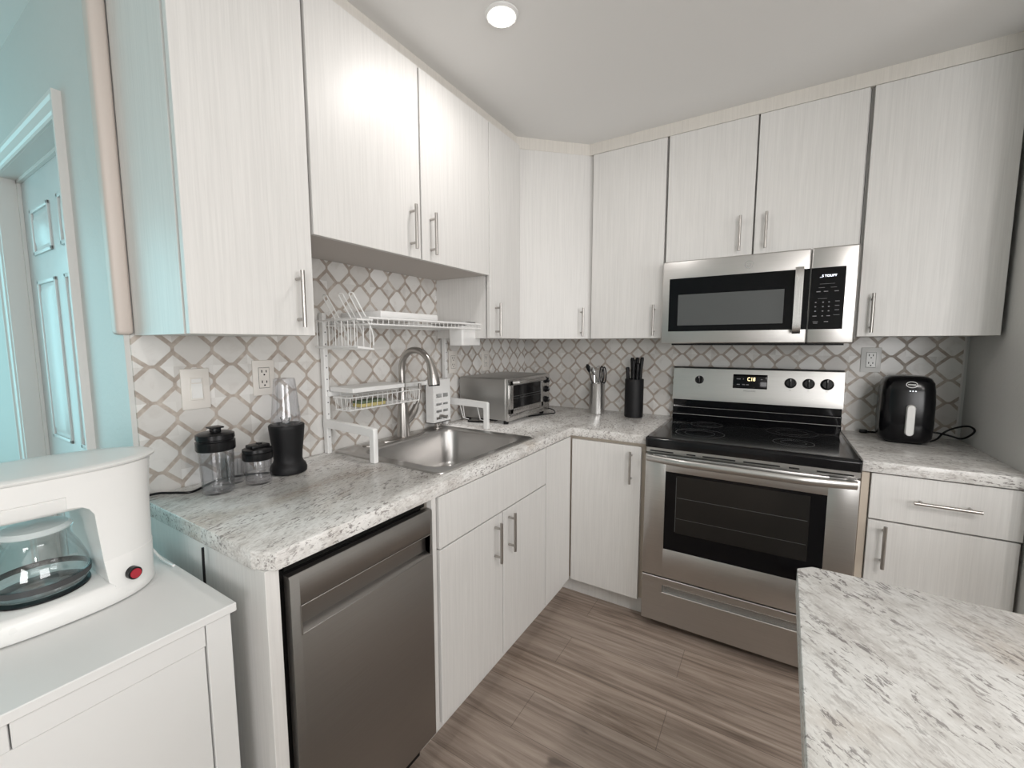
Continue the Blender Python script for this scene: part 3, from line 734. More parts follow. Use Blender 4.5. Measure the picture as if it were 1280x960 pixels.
m.tube([(.077, -1.172, 1.045), (.080, -1.155, 1.075), (.082, -1.150, 1.12), (.083, -1.149, 1.155)], .007, 12, rs=[.0105, .0075, .007, .0078], smooth=4)
m.build('lever', M_NICK, fc, sharp=60)
sd = thing('soap_dispenser', (.066, -1.01, .9165), 'small brushed-nickel soap dispenser at the back corner of the sink', 'soap dispenser')
m = MB(); m.lathe([(.020, .9165), (.020, .921), (.0135, .925), (.0125, .955), (.0135, .958)], .066, -1.01, 22); m.build('collar', M_NICK, sd)
m = MB(); m.lathe([(.013, .958), (.0135, .968), (.0165, .972), (.0165, .984), (.010, .988), (.001, .988)], .066, -1.01, 22)
m.tube([(.066, -1.01, .978), (.095, -1.003, .980), (.12, -.996, .973)], .006, 12, rs=[.0085, .0068, .0055], smooth=4); m.build('pump_head', M_NICK, sd)

# ------------------------------------------------------------------ dish rack over the sink
dk = thing('dish_rack', (.15, -1.25, .914), 'white metal over-the-sink dish rack standing against the tiled wall', 'dish rack')
RYL, RYR = -1.604, -.893
def post(y, zt):
    m = MB(); m.box(.010, .034, y-.009, y+.009, .9145, zt, .002, 1); return m.build('post', M_WHITEM, dk)
pl = post(RYL, 1.458); pr_ = post(RYR, 1.425)
for p, y in ((pl, RYL), (pr_, RYR)):
    m = MB()
    for z in [.98+.045*k for k in range(10)]: m.cyl((.0335, y, z), (.0347, y, z), .0028, 8)
    m.build('adjusting_holes', M_PRINTG, p)
def foot(y, xe, zt):
    m = MB(); m.prism([(.010, zt-.024), (.034, zt-.024), (xe-.024, zt-.030), (xe-.024, .9145), (xe, .9145), (xe, zt-.006), (xe-.006, zt), (.010, zt+.012)], y-.010, y+.010, ax='y', r=.0015, seg=1); return m.build('support_foot', M_WHITEM, dk)
foot(RYL, .298, 1.040); foot(RYR, .298, 1.050)
# upper shelf frame with wires
m = MB(); zz = 1.432
m.tube([(.012, -1.60, zz-.012), (.012, -.86, zz-.012)], .004, 8)
m.tube([(.02, -1.60, zz), (.275, -1.60, zz), (.275, -.72, zz), (.02, -.72, zz)], .0045, 8, closed=True)
m.tube([(.02, -1.60, zz-.022), (.275, -1.60, zz-.022), (.275, -.86, zz-.022), (.02, -.86, zz-.022)], .003, 8, closed=True)
for k in range(33):
    y = -1.585+k*.026; m.tube([(.02, y, zz), (.02, y, zz-.02 if y < -.86 else zz), (.275, y, zz-.02 if y < -.86 else zz), (.275, y, zz)], .0016, 6)
m.build('upper_wire_shelf', M_WHITEM, dk)
m = MB(); m.box(.03, .26, -1.53, -1.215, 1.4365, 1.462, .004); tag(m.build('tray', M_WHITEM, loc=(.145, -1.3, 1.436)), 'flat white rectangular tray lying on the top shelf of the dish rack', 'tray')
m = MB(); m.box(.012, .245, -.99, -.74, 1.4375, 1.445, .002); m.box(.236, .245, -.99, -.74, 1.425, 1.445, .002); m.build('shelf_plate', M_WHITEM, dk)
# middle shelf: rail and flat bar
m = MB(); m.box(.030, .042, RYL-.002, RYR+.002, 1.138, 1.158, .002, 1); m.build('cross_rail', M_WHITEM, dk)
m = MB(); m.prism([(.040, -1.598), (.175, -1.598), (.175, -1.335), (.150, -1.330), (.040, -1.330)], 1.158, 1.176, r=.002, seg=1)
m.build('cup_tray', M_WHITEM, dk)
# hanging plate holder
ph = thing('plate_holder', (.17, -1.54, 1.32), 'white wire plate holder hanging at the left end of the dish rack', 'plate holder')
m = MB()
ya, yb = -1.648, -1.582
for k, x in enumerate((.05, .085, .12, .155, .19, .225, .26)):
    m.tube([(x, ya, 1.425), (x, ya, 1.328), (x, yb, 1.322), (x, yb, 1.425)], .0019, 6)
m.tube([(.04, ya, 1.330), (.275, ya, 1.330), (.275, yb, 1.322), (.04, yb, 1.322)], .0036, 8, closed=True)
m.tube([(.04, ya, 1.425), (.275, ya, 1.425), (.275, yb, 1.425), (.04, yb, 1.425)], .0028, 8, closed=True)
m.build('basket', M_WHITEM, ph)
for x in (.095, .185, .240):
    m = MB(); m.tube([(x, -1.590, 1.415), (x-.004, -1.640, 1.50), (x, -1.648, 1.515), (x+.014, -1.646, 1.515), (x+.018, -1.638, 1.50), (x+.022, -1.575, 1.39), (x+.022, -1.570, 1.335)], .0026, 8, smooth=3); m.build('divider', M_WHITEM, ph)
# utensil box at right of the top shelf
m = MB(); ux0, ux1, uy0, uy1 = .155, .245, -1.025, -.87
m.rloft([(1.330, ux0+.008, ux1-.008, uy0+.008, uy1-.008, .008), (1.333, ux0+.004, ux1-.004, uy0+.004, uy1-.004, .01), (1.424, ux0, ux1, uy0, uy1, .012), (1.424, ux0+.003, ux1-.003, uy0+.003, uy1-.003, .01), (1.336, ux0+.007, ux1-.007, uy0+.007, uy1-.007, .008)])
uh = m.build('utensil_holder', M_WHITEM, loc=(.2, -.92, 1.33)); tag(uh, 'white box-shaped utensil holder hung under the right end of the top shelf', 'utensil holder')
# small wire basket with sponge
sbk = thing('sponge_basket', (.11, -1.43, 1.085), 'small white wire basket hanging under the middle shelf of the dish rack', 'basket')
m = MB()
x0, x1, y0, y1, z0, z1 = .055, .145, -1.595, -1.21, 1.088, 1.137
for z, i in ((z1, 0), (z0, .006)): m.tube([(x0+i, y0+i, z), (x1-i, y0+i, z), (x1-i, y1-i, z), (x0+i, y1-i, z)], .0024, 8, closed=True)
for k in range(15):
    y = y0+.008+k*(y1-y0-.016)/14; m.tube([(x0, y, z1), (x0+.006, y, z0), (x1-.006, y, z0), (x1, y, z1)], .0016, 6)
for k in range(3):
    x = x0+.02+k*.025; m.tube([(x, y0, z1), (x, y0+.006, z0), (x, y1-.006, z0), (x, y1, z1)], .0016, 6)
for y in (-1.56, -1.25): m.tube([(.055, y, z1), (.05, y, 1.16), (.035, y, 1.163)], .002, 6)
m.build('wires', M_WHITEM, sbk)
sp_ = thing('sponge', (.10, -1.44, 1.092), 'green and yellow scrub sponge lying in the small wire basket', 'sponge')
MB().box(.075, .130, -1.525, -1.40, 1.0915, 1.106, .004).build('foam', M_YELLOW, sp_)
MB().box(.075, .130, -1.525, -1.40, 1.1062, 1.116, .003).build('scouring_pad', M_GREENS, sp_)
# slotted knife and board holder
kh = thing('board_holder', (.06, -.95, .95), 'white slotted cutting-board holder hanging at the right post of the dish rack', 'board holder')
m = MB(); zt, zb = 1.162, .945
yy0, yy1 = -1.055, -.925
m.box(.030, .078, yy0, yy0+.004, zb, zt); m.box(.030, .078, yy1-.004, yy1, zb, zt); m.box(.030, .033, yy0, yy1, zb, zt)
rows_ = [(.962, .976), (.997, 1.010), (1.033, 1.044), (1.072, 1.092)]
zs = [zb]+[v for r in rows_ for v in r]+[zt]
for i in range(0, len(zs), 2): m.box(.078, .082, yy0, yy1, zs[i], zs[i+1])
for a, b_ in rows_:
    m.box(.078, .082, yy0, yy0+.022, a, b_); m.box(.078, .082, yy1-.018, yy1, a, b_); m.box(.078, .082, -.990, -.982, a, b_)
m.box(.030, .082, yy0, yy1, zb, zb+.004)
m.build('slotted_box', M_WHITEM, kh)
m = MB()
m.tube([(.10, -.882, 1.055), (.13, -.878, .955), (.138, -.845, .944), (.115, -.848, .95), (.125, -.88, 1.052)], .0026, 8)
m.tube([(.215, -.882, 1.052), (.235, -.875, .955), (.243, -.845, .944), (.258, -.85, .955), (.245, -.88, 1.05)], .0026, 8)
tag(m.build('lid_holder', M_WHITEM, loc=(.17, -.87, .95)), 'white wire hooks hanging on the right foot of the dish rack', 'hook')

# ------------------------------------------------------------------ toaster oven
to = thing('toaster_oven', (.18, -.53, .914), 'silver toaster oven in the corner right of the sink', 'toaster oven')
TX0, TX1, TY0, TY1, TZ0, TZ1 = .018, .335, -.770, -.283, .938, 1.160
m = MB(); m.rloft([(TZ0, TX0, TX1-.012, TY0+.004, TY1-.004, .01), (TZ0+.006, TX0, TX1-.012, TY0, TY1, .01), (TZ1-.010, TX0, TX1-.012, TY0, TY1, .01), (TZ1-.002, TX0+.002, TX1-.014, TY0+.006, TY1-.006, .01), (TZ1, TX0+.01, TX1-.02, TY0+.02, TY1-.02, .01)])
m.build('body', plain('grey_steel_shell', (.40, .395, .385), .36, .85), to, sharp=60)
m = MB(); m.box(TX1-.014, TX1, TY0, TY1, TZ0-.003, TZ1-.004, .004)
fp = m.build('front_frame', M_SSZ, to)
dz0, dz1, dy0, dy1 = .972, 1.146, TY0+.012, -.385
m = MB(); m.box(TX1, TX1+.010, dy0, dy1, dz0, 1.0, .002); m.box(TX1, TX1+.010, dy0, dy1, dz1-.024, dz1, .002); m.box(TX1, TX1+.010, dy0, dy0+.03, dz0, dz1, .002); m.box(TX1, TX1+.010, dy1-.025, dy1, dz0, dz1, .002)
td = m.build('door', M_SSZ, to)
MB().box(TX1+.001, TX1+.006, dy0+.028, dy1-.023, .998, dz1-.022).build('door_glass', M_BLACKG, td)
m = MB(); m.box(TX1+.0062, TX1+.0068, dy0+.03, dy1-.025, 1.062, 1.064); m.box(TX1+.0062, TX1+.0068, dy0+.03, dy1-.025, 1.050, 1.0512); m.build('rack_lines', M_GREYW, td)
m = MB(); m.tube([(TX1+.008, dy0+.03, dz1-.010), (TX1+.036, dy0+.04, dz1-.008), (TX1+.038, (dy0+dy1)/2, dz1-.008), (TX1+.036, dy1-.03, dz1-.008), (TX1+.008, dy1-.02, dz1-.010)], .0085, 12)
m.build('door_handle', M_SSZ, td)
m = MB(); m.box(TX1-.002, TX1+.006, dy0, dy1, .948, .966, .002); m.build('crumb_tray', M_SSZ, to)
for z in (1.122, 1.068, 1.005):
    m = MB(); m.lathe([(.020, 0), (.020, .003), (.0165, .005), (.0145, .018), (.012, .020)], n=24, axis='x', o=(TX1, -.332, z)); kb = m.build('knob', M_BLACKP, to)
    MB().box(TX1+.018, TX1+.021, -.333, -.331, z, z+.012).build('pointer_mark', M_PRINTW, kb)
for x in (.05, .30):
    for y in (TY0+.04, TY1-.04): MB().lathe([(.012, .9145), (.014, .918), (.014, .942)], x, y, 14).build('foot', M_BLACKP, to)
m = MB(); m.tube([(.06, TY1-.01, .99), (.2, TY1+.02, .95), (.33, TY1+.03, .935), (.375, TY1-.005, .920), (.36, TY1-.06, .920), (.30, TY1-.2, .920)], .0035, 8, smooth=6)
m.build('power_cord', M_BLACKP, to)
m = MB(); m.tube([(.10, -.80, .922), (.16, -.79, .922), (.21, -.77, .926), (.17, -.72, .924), (.22, -.69, .922)], .0045, 8, smooth=5); m.box(.10, .15, -.70, -.67, .915, .933, .003); m.build('cord_bundle', M_BLACKP, to)

# ------------------------------------------------------------------ crock with utensils
cx, cy_ = .588, -.145
m = MB(); m.lathe([(.044, .9145), (.046, .917), (.046, 1.097), (.047, 1.099), (.045, 1.0995), (.044, 1.097), (.0435, .925), (.001, .924)], cx, cy_, 44)
tag(m.build('utensil_crock', M_SSZ, loc=(cx, cy_, .914)), 'stainless steel cylinder crock holding cooking utensils', 'utensil holder')
def stick(name, label, p0, p1, mat, head, cat='utensil'):
    o = thing(name, p0, label, cat, 'utensils in the steel crock')
    MB().tube([p0, p1], .0035, 8).build('shaft', mat, o); h_ = MB(); head(h_, Vector(p1)); h_.build('head', mat, o); return o
def ring_head(m, p): m.tube([p+Vector((.013*math.sin(a), .004, .048-.048*math.cos(a))) for a in [2*PI*k/18 for k in range(18)]], .0042, 8, closed=True)
stick('kitchen_tongs', 'black-handled looped utensil at the right side of the steel crock', (cx+.02, cy_-.01, .93), (cx+.028, cy_-.005, 1.105), M_BLACKP, ring_head)
stick('kitchen_shears', 'second black looped utensil leaning right in the steel crock', (cx+.01, cy_+.01, .93), (cx+.036, cy_+.012, 1.10), M_BLACKP, ring_head)
def spoon_head(m, p): m.loft([(p.z-.004, p.x, p.y, .003, .003, 2), (p.z+.012, p.x-.003, p.y, .013, .005, 2), (p.z+.030, p.x-.008, p.y, .016, .006, 2), (p.z+.048, p.x-.013, p.y, .006, .003, 2)], 16)
stick('serving_spoon', 'dark spoon leaning far left out of the steel crock', (cx+.02, cy_, .93), (cx-.052, cy_, 1.165), M_BLACKP, spoon_head)
def whisk_head(m, p):
    for a in (0, PI/3, 2*PI/3):
        m.tube([p, p+Vector((.022*math.cos(a), .022*math.sin(a), .050)), p+Vector((.016*math.cos(a), .016*math.sin(a), .090)), p+Vector((0, 0, .103)), p+Vector((-.016*math.cos(a), -.016*math.sin(a), .090)), p+Vector((-.022*math.cos(a), -.022*math.sin(a), .050)), p], .0012, 6, smooth=3)
stick('whisk', 'silver wire whisk standing in the middle of the steel crock', (cx, cy_+.01, .93), (cx+.002, cy_+.012, 1.10), M_CHROME, whisk_head)
stick('ladle', 'silver utensil with pale bowl behind the whisk in the steel crock', (cx-.01, cy_+.015, .93), (cx-.026, cy_+.018, 1.145), M_CHROME, spoon_head)

# knife block
kx, ky = .812, -.148
m = MB(); m.lathe([(.050, .9145), (.0525, .918), (.0525, 1.132), (.051, 1.135), (.047, 1.135), (.046, 1.128), (.001, 1.127)], kx, ky, 44)
tag(m.build('knife_block', M_BLACKM, loc=(kx, ky, .914)), 'round matte black knife block beside the range', 'knife block')
kn = None
for i, (dx, dy, ht, tl, lab) in enumerate(((-.033, -.01, .090, -.006, 'shortest black knife handle at the left of the knife block'), (-.013, .006, .145, -.004, 'tall black knife handle, second from left in the knife block'), (.0, -.022, .135, .0, 'black knife handle in the front middle of the knife block'),
                                  (.006, .026, .146, .002, 'black knife handle in the back middle of the knife block'), (.018, -.010, .115, .004, 'lower black knife handle, second from right in the knife block'), (.030, .002, .148, .012, 'tallest black knife handle at the right of the knife block'))):
    k_ = thing('kitchen_knife', (kx+dx, ky+dy, 1.05), lab, 'knife', 'knives in the black block')
    m = MB(); z0 = 1.112
    m.loft([(z0, kx+dx, ky+dy, .008, .012, 3), (z0+ht*.25, kx+dx+tl*.2, ky+dy, .0095, .014, 3), (z0+ht*.6, kx+dx+tl*.5, ky+dy, .0085, .0125, 3), (z0+ht*.92, kx+dx+tl*.8, ky+dy, .0102, .0155, 3), (z0+ht, kx+dx+tl*.85, ky+dy, .007, .011, 3)], 18)
    m.build('knife_handle', M_BLACKP, k_)
    MB().box(kx+dx-.001, kx+dx+.001, ky+dy-.010, ky+dy+.010, 1.0, z0+.004).build('blade', M_CHROME, k_)

# ------------------------------------------------------------------ air fryer
af = thing('air_fryer', (1.985, -.135, .914), 'compact black air fryer with white handle under the right wall cabinet', 'air fryer')
ax_, ay_ = 1.978, -.150; RZ = math.radians(-3)
XF = Matrix.Translation((ax_, ay_, 0)) @ Matrix.Rotation(RZ, 4, 'Z')
m = MB(); m.xf = XF
secs = [(.920, .070, .075), (.926, .080, .088), (.945, .087, .097), (1.0, .0895, .100), (1.09, .0885, .098), (1.14, .086, .094), (1.172, .082, .088), (1.190, .074, .078), (1.198, .060, .064), (1.2005, .035, .04)]
m.loft([(z, 0, 0, a, b_, 4.2 if z < 1.19 else 3) for z, a, b_ in secs], 64); m.build('body', plain('glossy_black_shell', (.004, .004, .005), .18, Specular_IOR_Level=.28), af, sharp=60)
m = MB(); m.xf = XF; m.loft([(.9145, 0, 0, .062, .068, 4), (.921, 0, 0, .066, .072, 4)], 40); m.build('foot_ring', M_BLACKM, af)
mm = MB(); mm.xf = XF @ Matrix.Translation((.005, -.118, .006))
ring = []
hz0, hz1, hr = .949, 1.078, .0135
out = [(hr*math.cos(a), hz1-hr+hr*math.sin(a)) for a in [PI*k/12 for k in range(13)]]+[(hr*math.cos(a), hz0+hr+hr*math.sin(a)) for a in [PI+PI*k/12 for k in range(13)]]
mm.rings([[(x, .020, z) for x, z in out], [(x, .002, z) for x, z in out], [(x*.85, -.002, (z-1.0135)*.97+1.0135) for x, z in out]])
mm.build('basket_handle', M_WHITEP, af, sharp=50)
m = MB(); m.xf = XF @ Matrix.Translation((.004, -.0885, 1.166)) @ Matrix.Rotation(math.radians(-16), 4, 'X')
def ell(a, b_, y): return [(a*math.cos(q_), y, b_*math.sin(q_)) for q_ in [2*PI*k/40 for k in range(40)]]
m.rings([ell(.0185, .0135, .003), ell(.0185, .0135, -.002), ell(.0160, .0112, -.002), ell(.0160, .0112, .003)], closed=True)
m.box(-.0125, .0125, -.0025, .002, -.0016, .0016)
m.build('oval_badge', M_PRINTW, af)
m = MB(); m.xf = XF
for k in (-1, 0, 1): m.lathe([(.0022, -.0955), (.0022, -.092)], n=10, axis='y', o=(.008+k*.0085, 0, 1.140))
m.build('glowing_dots', mat_emit('glowing_dot', (.9, .95, 1), 1.2), af)  # three small emissive dots below the badge
m = MB(); m.tube([(2.04, -.10, .955), (2.10, -.10, .952), (2.14, -.12, .945), (2.168, -.13, .940), (2.186, -.155, .962), (2.19, -.175, .986), (2.178, -.15, .997), (2.15, -.11, .980), (2.12, -.10, .955), (2.09, -.13, .927), (2.04, -.17, .919), (1.99, -.12, .919)], .0038, 8, smooth=7)
m.build('power_cord', M_BLACKP, af)
m = MB(); m.tube([(1.93, -.03, .92), (1.895, -.03, .921), (1.875, -.035, .921)], .0045, 8); m.box(1.848, 1.878, -.046, -.024, .9148, .931, .004); m.build('plug', M_BLACKP, af)

# ------------------------------------------------------------------ small blender and cups
bx, by = .125, -1.828
bl = thing('personal_blender', (bx, by, .914), 'black personal blender with upturned clear cup on its base', 'blender')
m = MB(); m.lathe([(.050, .9145), (.056, .918), (.057, .930), (.053, .942), (.046, .950), (.0435, .960), (.045, .985), (.0505, 1.03), (.054, 1.065), (.0545, 1.074), (.052, 1.077), (.044, 1.076), (.001, 1.074)], bx, by, 44)
m.build('motor_base', M_BLACKM, bl, sharp=50)
m = MB(); m.lathe([(.044, 1.076), (.0445, 1.09), (.0435, 1.11), (.035, 1.205), (.033, 1.226), (.031, 1.230), (.001, 1.231), (.001, 1.229), (.030, 1.228), (.0315, 1.224), (.0335, 1.205), (.042, 1.11), (.043, 1.09), (.0425, 1.076)], bx, by, 44, cap0=False, cap1=False)
cu = m.build('blender_cup', M_CLEAR, bl, sharp=50)
m = MB()
for a in (-.5, .3, 1.2, 3.3): m.tube([(bx+.041*math.cos(a), by+.041*math.sin(a), 1.10), (bx+.033*math.cos(a), by+.033*math.sin(a), 1.21)], .0014, 6)
m.build('cup_rib', M_CLEAR, cu)
m = MB(); m.lathe([(.012, 1.077), (.012, 1.083), (.006, 1.086)], bx, by, 16)
for a in (0, PI/2, PI, 1.5*PI): m.tube([(bx, by, 1.085), (bx+.014*math.cos(a), by+.014*math.sin(a), 1.088), (bx+.019*math.cos(a), by+.019*math.sin(a), 1.102)], .002, 6)
m.build('blade', M_CHROME, bl)
def cup(name, label, x, y, r0, r1, z1, lid_r, lid_h, flip, mat=M_CLEAR):
    o = thing(name, (x, y, .914), label, 'cup', 'clear blender cups')
    m = MB(); h = z1-.9145
    m.lathe([(r0*.9, .9145), (r0, .918), (r0, .925), (r1, z1), (r1-.0022, z1), (r0-.0022, .928), (r0*.8, .923), (.001, .923)], x, y, 40, cap1=False)
    b_ = m.build('vessel', mat, o, sharp=50)
    m = MB()
    for a in (-.7, .4, 2.2, 3.9): m.tube([(x+(r0-.001)*math.cos(a), y+(r0-.001)*math.sin(a), .93), (x+(r1-.001)*math.cos(a), y+(r1-.001)*math.sin(a), z1-.01)], .0016, 6)
    m.build('rib', mat, b_)
    if lid_h:
        m = MB(); m.lathe([(lid_r, z1-.010), (lid_r+.0015, z1-.006), (lid_r+.0015, z1+lid_h*.4), (lid_r-.0015, z1+lid_h*.45), (lid_r-.0015, z1+lid_h*.55), (lid_r+.0008, z1+lid_h*.6), (lid_r, z1+lid_h*.9), (lid_r*.85, z1+lid_h), (.001, z1+lid_h+.002)], x, y, 44)
        ld = m.build('lid', M_BLACKP, o, sharp=40)
        m = MB(); zt = z1+lid_h
        if flip: m.box(x-.012, x+.014, y-.010, y+.012, zt-.002, zt+.014, .003); m.box(x-.016, x+.018, y-.017, y+.018, zt+.012, zt+.017, .002)
        else: m.box(x-.02, x+.022, y-.026, y+.03, zt-.001, zt+.010, .004); m.box(x-.01, x+.01, y+.0, y+.012, zt+.008, zt+.014, .003)
        m.build('flip_cap', M_BLACKP, ld)
    return o
cup('travel_cup', 'taller clear blender cup with black flip lid, nearest the light switch', .138, -2.048, .0400, .0445, 1.050, .0475, .040, True)
cup('travel_cup', 'short clear blender cup with black flip lid beside the blender base', .155, -1.942, .036, .0385, 1.000, .0405, .026, False)
oc = cup('spare_cup', 'short clear cup without a lid standing behind the two lidded cups', .078, -1.985, .036, .040, 1.0, 0, 0, False)
m = MB(); m.tube([(.10, -1.87, .918), (.055, -1.92, .918), (.03, -1.99, .918), (.05, -2.04, .918), (.085, -2.095, .918), (.06, -2.13, .921), (.03, -2.16, .922), (.02, -2.20, .915), (.03, -2.215, .88), (.05, -2.212, .83)], .0035, 8, smooth=6)
tag(m.build('power_cord', M_BLACKP, loc=(.08, -2.09, .918)), 'thin black power cord trailing over the left end of the countertop', 'cord')
m = MB(); m.tube([(.385, -2.196, .872), (.386, -2.197, .84), (.386, -2.199, .60), (.38, -2.205, .2)], .0030, 8)
tag(m.build('power_cord', M_BLACKP, loc=(.39, -2.2, .5)), 'black cord hanging straight down beside the white end panel', 'cord')

# ------------------------------------------------------------------ switch and outlets
def plate_x(y0, y1, z0, z1, mat):
    m = MB(); m.box(0.0003, .006, y0, y1, z0, z1, .002); return m
sw = thing('light_switch', (.003, -2.033, 1.21), 'ivory rocker light switch on the tiled wall near the cups', 'light switch')
plate_x(-2.072, -1.996, 1.145, 1.268, 0).build('plate', M_IVORY, sw)
MB().box(.005, .009, -2.050, -2.016, 1.172, 1.240, .001, 1).build('rocker_frame', M_IVORY, sw)
m = MB(); m.prism([(.008, 1.178), (.0125, 1.178), (.0095, 1.222), (.008, 1.222)], -2.047, -2.019, ax='y'); m.build('rocker', M_WHITEP, sw)
MB().box(.0085, .0105, -2.046, -2.020, 1.225, 1.237, .001, 1).build('indicator', M_WHITEP, sw)
def outlet_x(y, z, label, plate_mat):
    o = thing('wall_outlet', (.003, y, z), label, 'outlet', 'wall outlets')
    plate_x(y-.037, y+.037, z-.060, z+.060, 0).build('plate', plate_mat, o)
    r = MB().box(.005, .008, y-.0175, y+.0175, z-.034, z+.034, .001, 1).build('receptacle', plate_mat, o)
    m = MB()
    for zz in (z-.018, z+.018):
        m.box(.0078, .0086, y-.0095, y-.0065, zz, zz+.009); m.box(.0078, .0086, y+.0055, y+.0085, zz, zz+.008); m.box(.0078, .0086, y-.0025, y+.0025, zz-.010, zz-.005)
    m.build('slots', M_DARK, r)
    m = MB(); ff = .0004
    for a, b_, c, d_ in ((y-.0185, y-.0175, z-.035, z+.035), (y+.0175, y+.0185, z-.035, z+.035), (y-.0185, y+.0185, z-.0355, z-.0345), (y-.0185, y+.0185, z+.0345, z+.0355)): m.box(.0058, .0066, a, b_, c, d_)
    m.build('receptacle_gap', M_SEAM, o)
    return o
outlet_x(-1.828, 1.226, 'ivory wall outlet behind the personal blender cup', M_IVORY)
outlet_x(-.803, 1.240, 'ivory wall outlet beside the right post of the dish rack', M_IVORY)
outlet_x(-.490, 1.236, 'ivory wall outlet above the toaster oven', M_IVORY)
# outlet on the rear wall
oy = thing('wall_outlet', (1.875, -.003, 1.259), 'white wall outlet on the rear tiles between range and air fryer', 'outlet', 'wall outlets')
x, z = 1.875, 1.259
MB().box(x-.037, x+.037, -.006, -.0003, z-.058, z+.058, .002).build('plate', M_WHITEP, oy)
r = MB().box(x-.0175, x+.0175, -.008, -.005, z-.034, z+.034, .001, 1).build('receptacle', M_WHITEP, oy)
m = MB()
for zz in (z-.018, z+.018):
    m.box(x-.0095, x-.0065, -.0086, -.0078, zz, zz+.009); m.box(x+.0055, x+.0085, -.0086, -.0078, zz, zz+.008); m.box(x-.0025, x+.0025, -.0086, -.0078, zz-.010, zz-.005)
m.build('slots', M_DARK, r)
m = MB()
for a, b_, c, d_ in ((x-.0185, x-.0175, z-.035, z+.035), (x+.0175, x+.0185, z-.035, z+.035), (x-.0185, x+.0185, z-.0355, z-.0345), (x-.0185, x+.0185, z+.0345, z+.0355)): m.box(a, b_, -.0066, -.0058, c, d_)
m.build('receptacle_gap', M_SEAM, oy)

# ------------------------------------------------------------------ white furniture cabinet with coffee maker
FZ = .82; FXF = .585; FYR = -2.222; FYL = -3.0
fu = thing('storage_cabinet', (.3, -2.6, 0), 'white painted storage cabinet carrying the coffee maker, lower left', 'cabinet')
MB().box(.02, FXF, FYL, FYR, FZ-.018, FZ, .0015, 1).build('top', M_WFURN, fu)
m = MB(); m.box(.03, FXF-.022, FYL+.015, FYR-.012, 0, FZ-.018); m.build('body', M_WFURN, fu)
MB().box(FXF-.024, FXF-.006, -2.276, FYR-.010, 0, FZ-.0185, .001, 1).build('corner_post', M_WFURN, fu)
MB().box(FXF-.024, FXF-.006, FYL+.015, -2.94, 0, FZ-.0185, .001, 1).build('corner_post', M_WFURN, fu)
MB().box(FXF-.022, FXF-.006, -2.528, -2.278, FZ-.062, FZ-.019, .001, 1).build('drawer_rail', M_WFURN, fu)
MB().box(FXF-.022, FXF-.006, -2.938, -2.530, FZ-.062, FZ-.019, .001, 1).build('drawer_rail', M_WFURN, fu)
MB().box(FXF-.022, FXF-.0095, -2.938, -2.279, .05, FZ-.064, .001, 1).build('door', M_WFURN, fu)

cm = thing('coffee_maker', (.30, -2.41, FZ), 'white drip coffee maker with round red switch on the white cabinet', 'coffee maker')
CXC = .295
def sec(z, y0, y1, hx, p=2.4): return (z, CXC, (y0+y1)/2, hx, (y1-y0)/2, p)
def cplan(z, y0, y1, hx, ycut=None, p=2.5, n=72):
    """oval plan; with ycut only the part beyond ycut (towards +y), closed by a flat inner face"""
    yc, hy = (y0+y1)/2, (y1-y0)/2
    if ycut is None: a0, a1 = -PI/2, 1.5*PI
    else:
        sv = max(-1, min(1, (ycut-yc)/hy)); aa = math.copysign(math.asin(abs(sv)**(p/2)), sv); a0, a1 = aa, PI-aa
    out = []
    for i in range(n):
        a = a0+(a1-a0)*i/(n if ycut is None else n-1)
        out.append((CXC+hx*math.copysign(abs(math.cos(a))**(2/p), math.cos(a)), yc+hy*math.copysign(abs(math.sin(a))**(2/p), math.sin(a)), z))
    return out
m = MB()
Y0c = -2.592
m.rings([cplan(FZ+.003, Y0c+.008, -2.272, .098), cplan(FZ+.010, Y0c, -2.266, .1035), cplan(FZ+.030, Y0c+.002, -2.267, .1025), cplan(FZ+.043, Y0c+.010, -2.272, .097), cplan(FZ+.046, Y0c+.02, -2.28, .09)])
tow = []
for z, y1, hx, yc_ in ((.020, -2.267, .1025, -2.352), (.040, -2.2665, .100, -2.353), (.050, -2.266, .0985, -2.362), (.093, -2.2645, .0955, -2.366), (.094, -2.2655, .0945, -2.366), (.165, -2.264, .0945, -2.371), (.195, -2.263, .095, -2.373), (.208, -2.2625, .0953, -2.380), (.215, -2.262, .0955, -2.39), (.219, -2.262, .0957, -2.41), (.26, -2.259, .097, -2.41)):
    tow.append(cplan(FZ+z, Y0c+.01, y1, hx, yc_))
m.rings(tow)
m.rings([cplan(FZ+.208, Y0c+.042, -2.29, .075), cplan(FZ+.211, Y0c+.030, -2.275, .085), cplan(FZ+.218, Y0c+.020, -2.268, .0915), cplan(FZ+.238, Y0c+.013, -2.266, .0942), cplan(FZ+.2395, Y0c+.013, -2.266, .0925), cplan(FZ+.2415, Y0c+.011, -2.262, .0962), cplan(FZ+.279, Y0c+.002, -2.257, .098), cplan(FZ+.2795, Y0c+.01, -2.262, .092)])
cbod = m.build('body', M_WHITEP, cm, sharp=45)
m = MB()
m.rings([cplan(FZ+.279, Y0c-.002, -2.254, .0985, p=2.25), cplan(FZ+.282, Y0c-.008, -2.248, .1035, p=2.25), cplan(FZ+.286, Y0c-.009, -2.247, .1045, p=2.25), cplan(FZ+.2885, Y0c-.004, -2.251, .101, p=2.25), cplan(FZ+.2895, Y0c+.02, -2.275, .08, p=2.25)])
m.build('lid', M_WHITEP, cm, sharp=50)
CYC = -2.438
m = MB(); m.lathe([(.066, FZ+.0465), (.070, FZ+.047), (.070, FZ+.050), (.064, FZ+.0505), (.001, FZ+.0505)], CXC+.003, CYC, 44); m.build('warming_plate', M_BLACKP, cm)
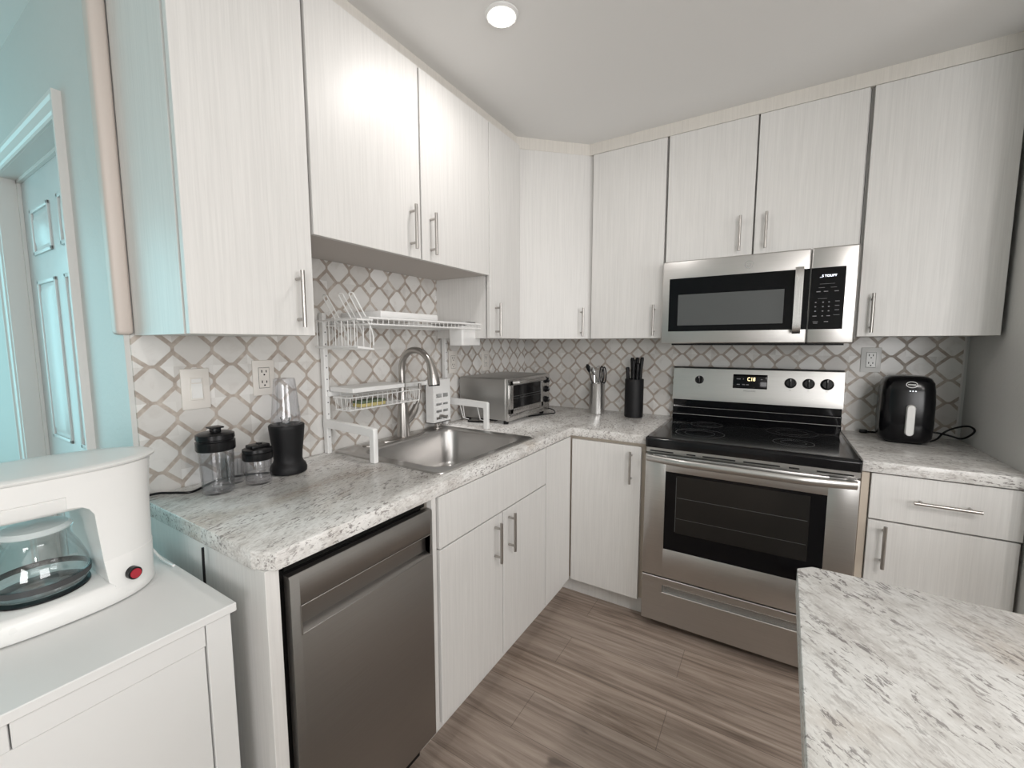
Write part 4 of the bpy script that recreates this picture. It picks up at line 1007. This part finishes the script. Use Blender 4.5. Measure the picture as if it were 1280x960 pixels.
# switch on the tower side (facing +x)
m = MB(); m.xf = Matrix.Translation((CXC+.0935, -2.322, FZ+.052)) @ Matrix.Rotation(math.radians(12), 4, 'Z')
m.lathe([(.0125, -.012), (.0125, .003), (.010, .004), (.001, .004)], n=28, axis='x'); rim = m.build('switch_rim', M_BLACKP, cm)
m = MB(); m.xf = Matrix.Translation((CXC+.0935, -2.322, FZ+.052)) @ Matrix.Rotation(math.radians(12), 4, 'Z')
m.lathe([(.0098, .0035), (.0095, .006), (.001, .0065)], n=28, axis='x'); m.build('rocker_switch', M_RED, cm)
m = MB(); m.tube([(.23, -2.262, FZ+.05), (.22, -2.245, FZ+.035), (.26, -2.235, FZ+.008), (.32, -2.232, FZ+.006)], .003, 8, smooth=4); m.build('power_cord', M_WHITEP, cm)
# carafe
ca = thing('coffee_carafe', (CXC+.003, CYC, FZ+.0515), 'clear glass carafe with metal band in the coffee maker', 'carafe')
kx_, ky_ = CXC+.003, CYC; z0 = FZ+.0515
m = MB(); m.lathe([(.050, z0), (.066, z0+.004), (.0715, z0+.022), (.069, z0+.046), (.058, z0+.076), (.048, z0+.096), (.0465, z0+.105), (.052, z0+.114), (.050, z0+.114), (.0445, z0+.105), (.046, z0+.095), (.056, z0+.075), (.067, z0+.046), (.0695, z0+.022), (.064, z0+.006), (.001, z0+.003)], kx_, ky_, 48, cap1=False)
cg = m.build('glass_body', M_GLASS, ca, sharp=50)
m = MB(); m.lathe([(.0722, z0+.016), (.0725, z0+.027), (.0712, z0+.027), (.0712, z0+.016)], kx_, ky_, 48, cap0=False, cap1=False); m.build('metal_band', M_CBAND, ca)
m = MB(); m.lathe([(.050, z0+.1142), (.052, z0+.118), (.046, z0+.124), (.020, z0+.128), (.001, z0+.129)], kx_, ky_, 36); m.build('lid', plain('translucent_white_plastic', (.62, .68, .68), .3), ca)
m = MB(); m.tube([(kx_+.01, ky_-.047, z0+.110), (kx_+.012, ky_-.088, z0+.114), (kx_+.012, ky_-.108, z0+.085), (kx_+.012, ky_-.100, z0+.040), (kx_+.01, ky_-.071, z0+.024)], .007, 12, smooth=6); m.build('handle', M_WHITEP, ca)

# ------------------------------------------------------------------ ceiling lamps
for k, ((x, y), p) in enumerate(LAMPS):
    lab = ('round recessed ceiling light glowing above the sink side', 'round ceiling light farthest from the range in the next room', 'round ceiling light over the peninsula end')[k]
    lt = thing('ceiling_light', (x, y, CEIL), lab, 'ceiling light', 'ceiling lights')
    m = MB(); m.lathe([(.056, CEIL-.0005), (.055, CEIL-.004), (.048, CEIL-.009), (.041, CEIL-.008), (.041, CEIL-.0005)], x, y, 44, cap0=False, cap1=False); m.build('trim_ring', M_WHITEM, lt)
    m = MB(); m.lathe([(.041, CEIL-.009), (.038, CEIL-.013), (.001, CEIL-.014)], x, y, 40); m.build('diffuser', M_LAMP, lt)
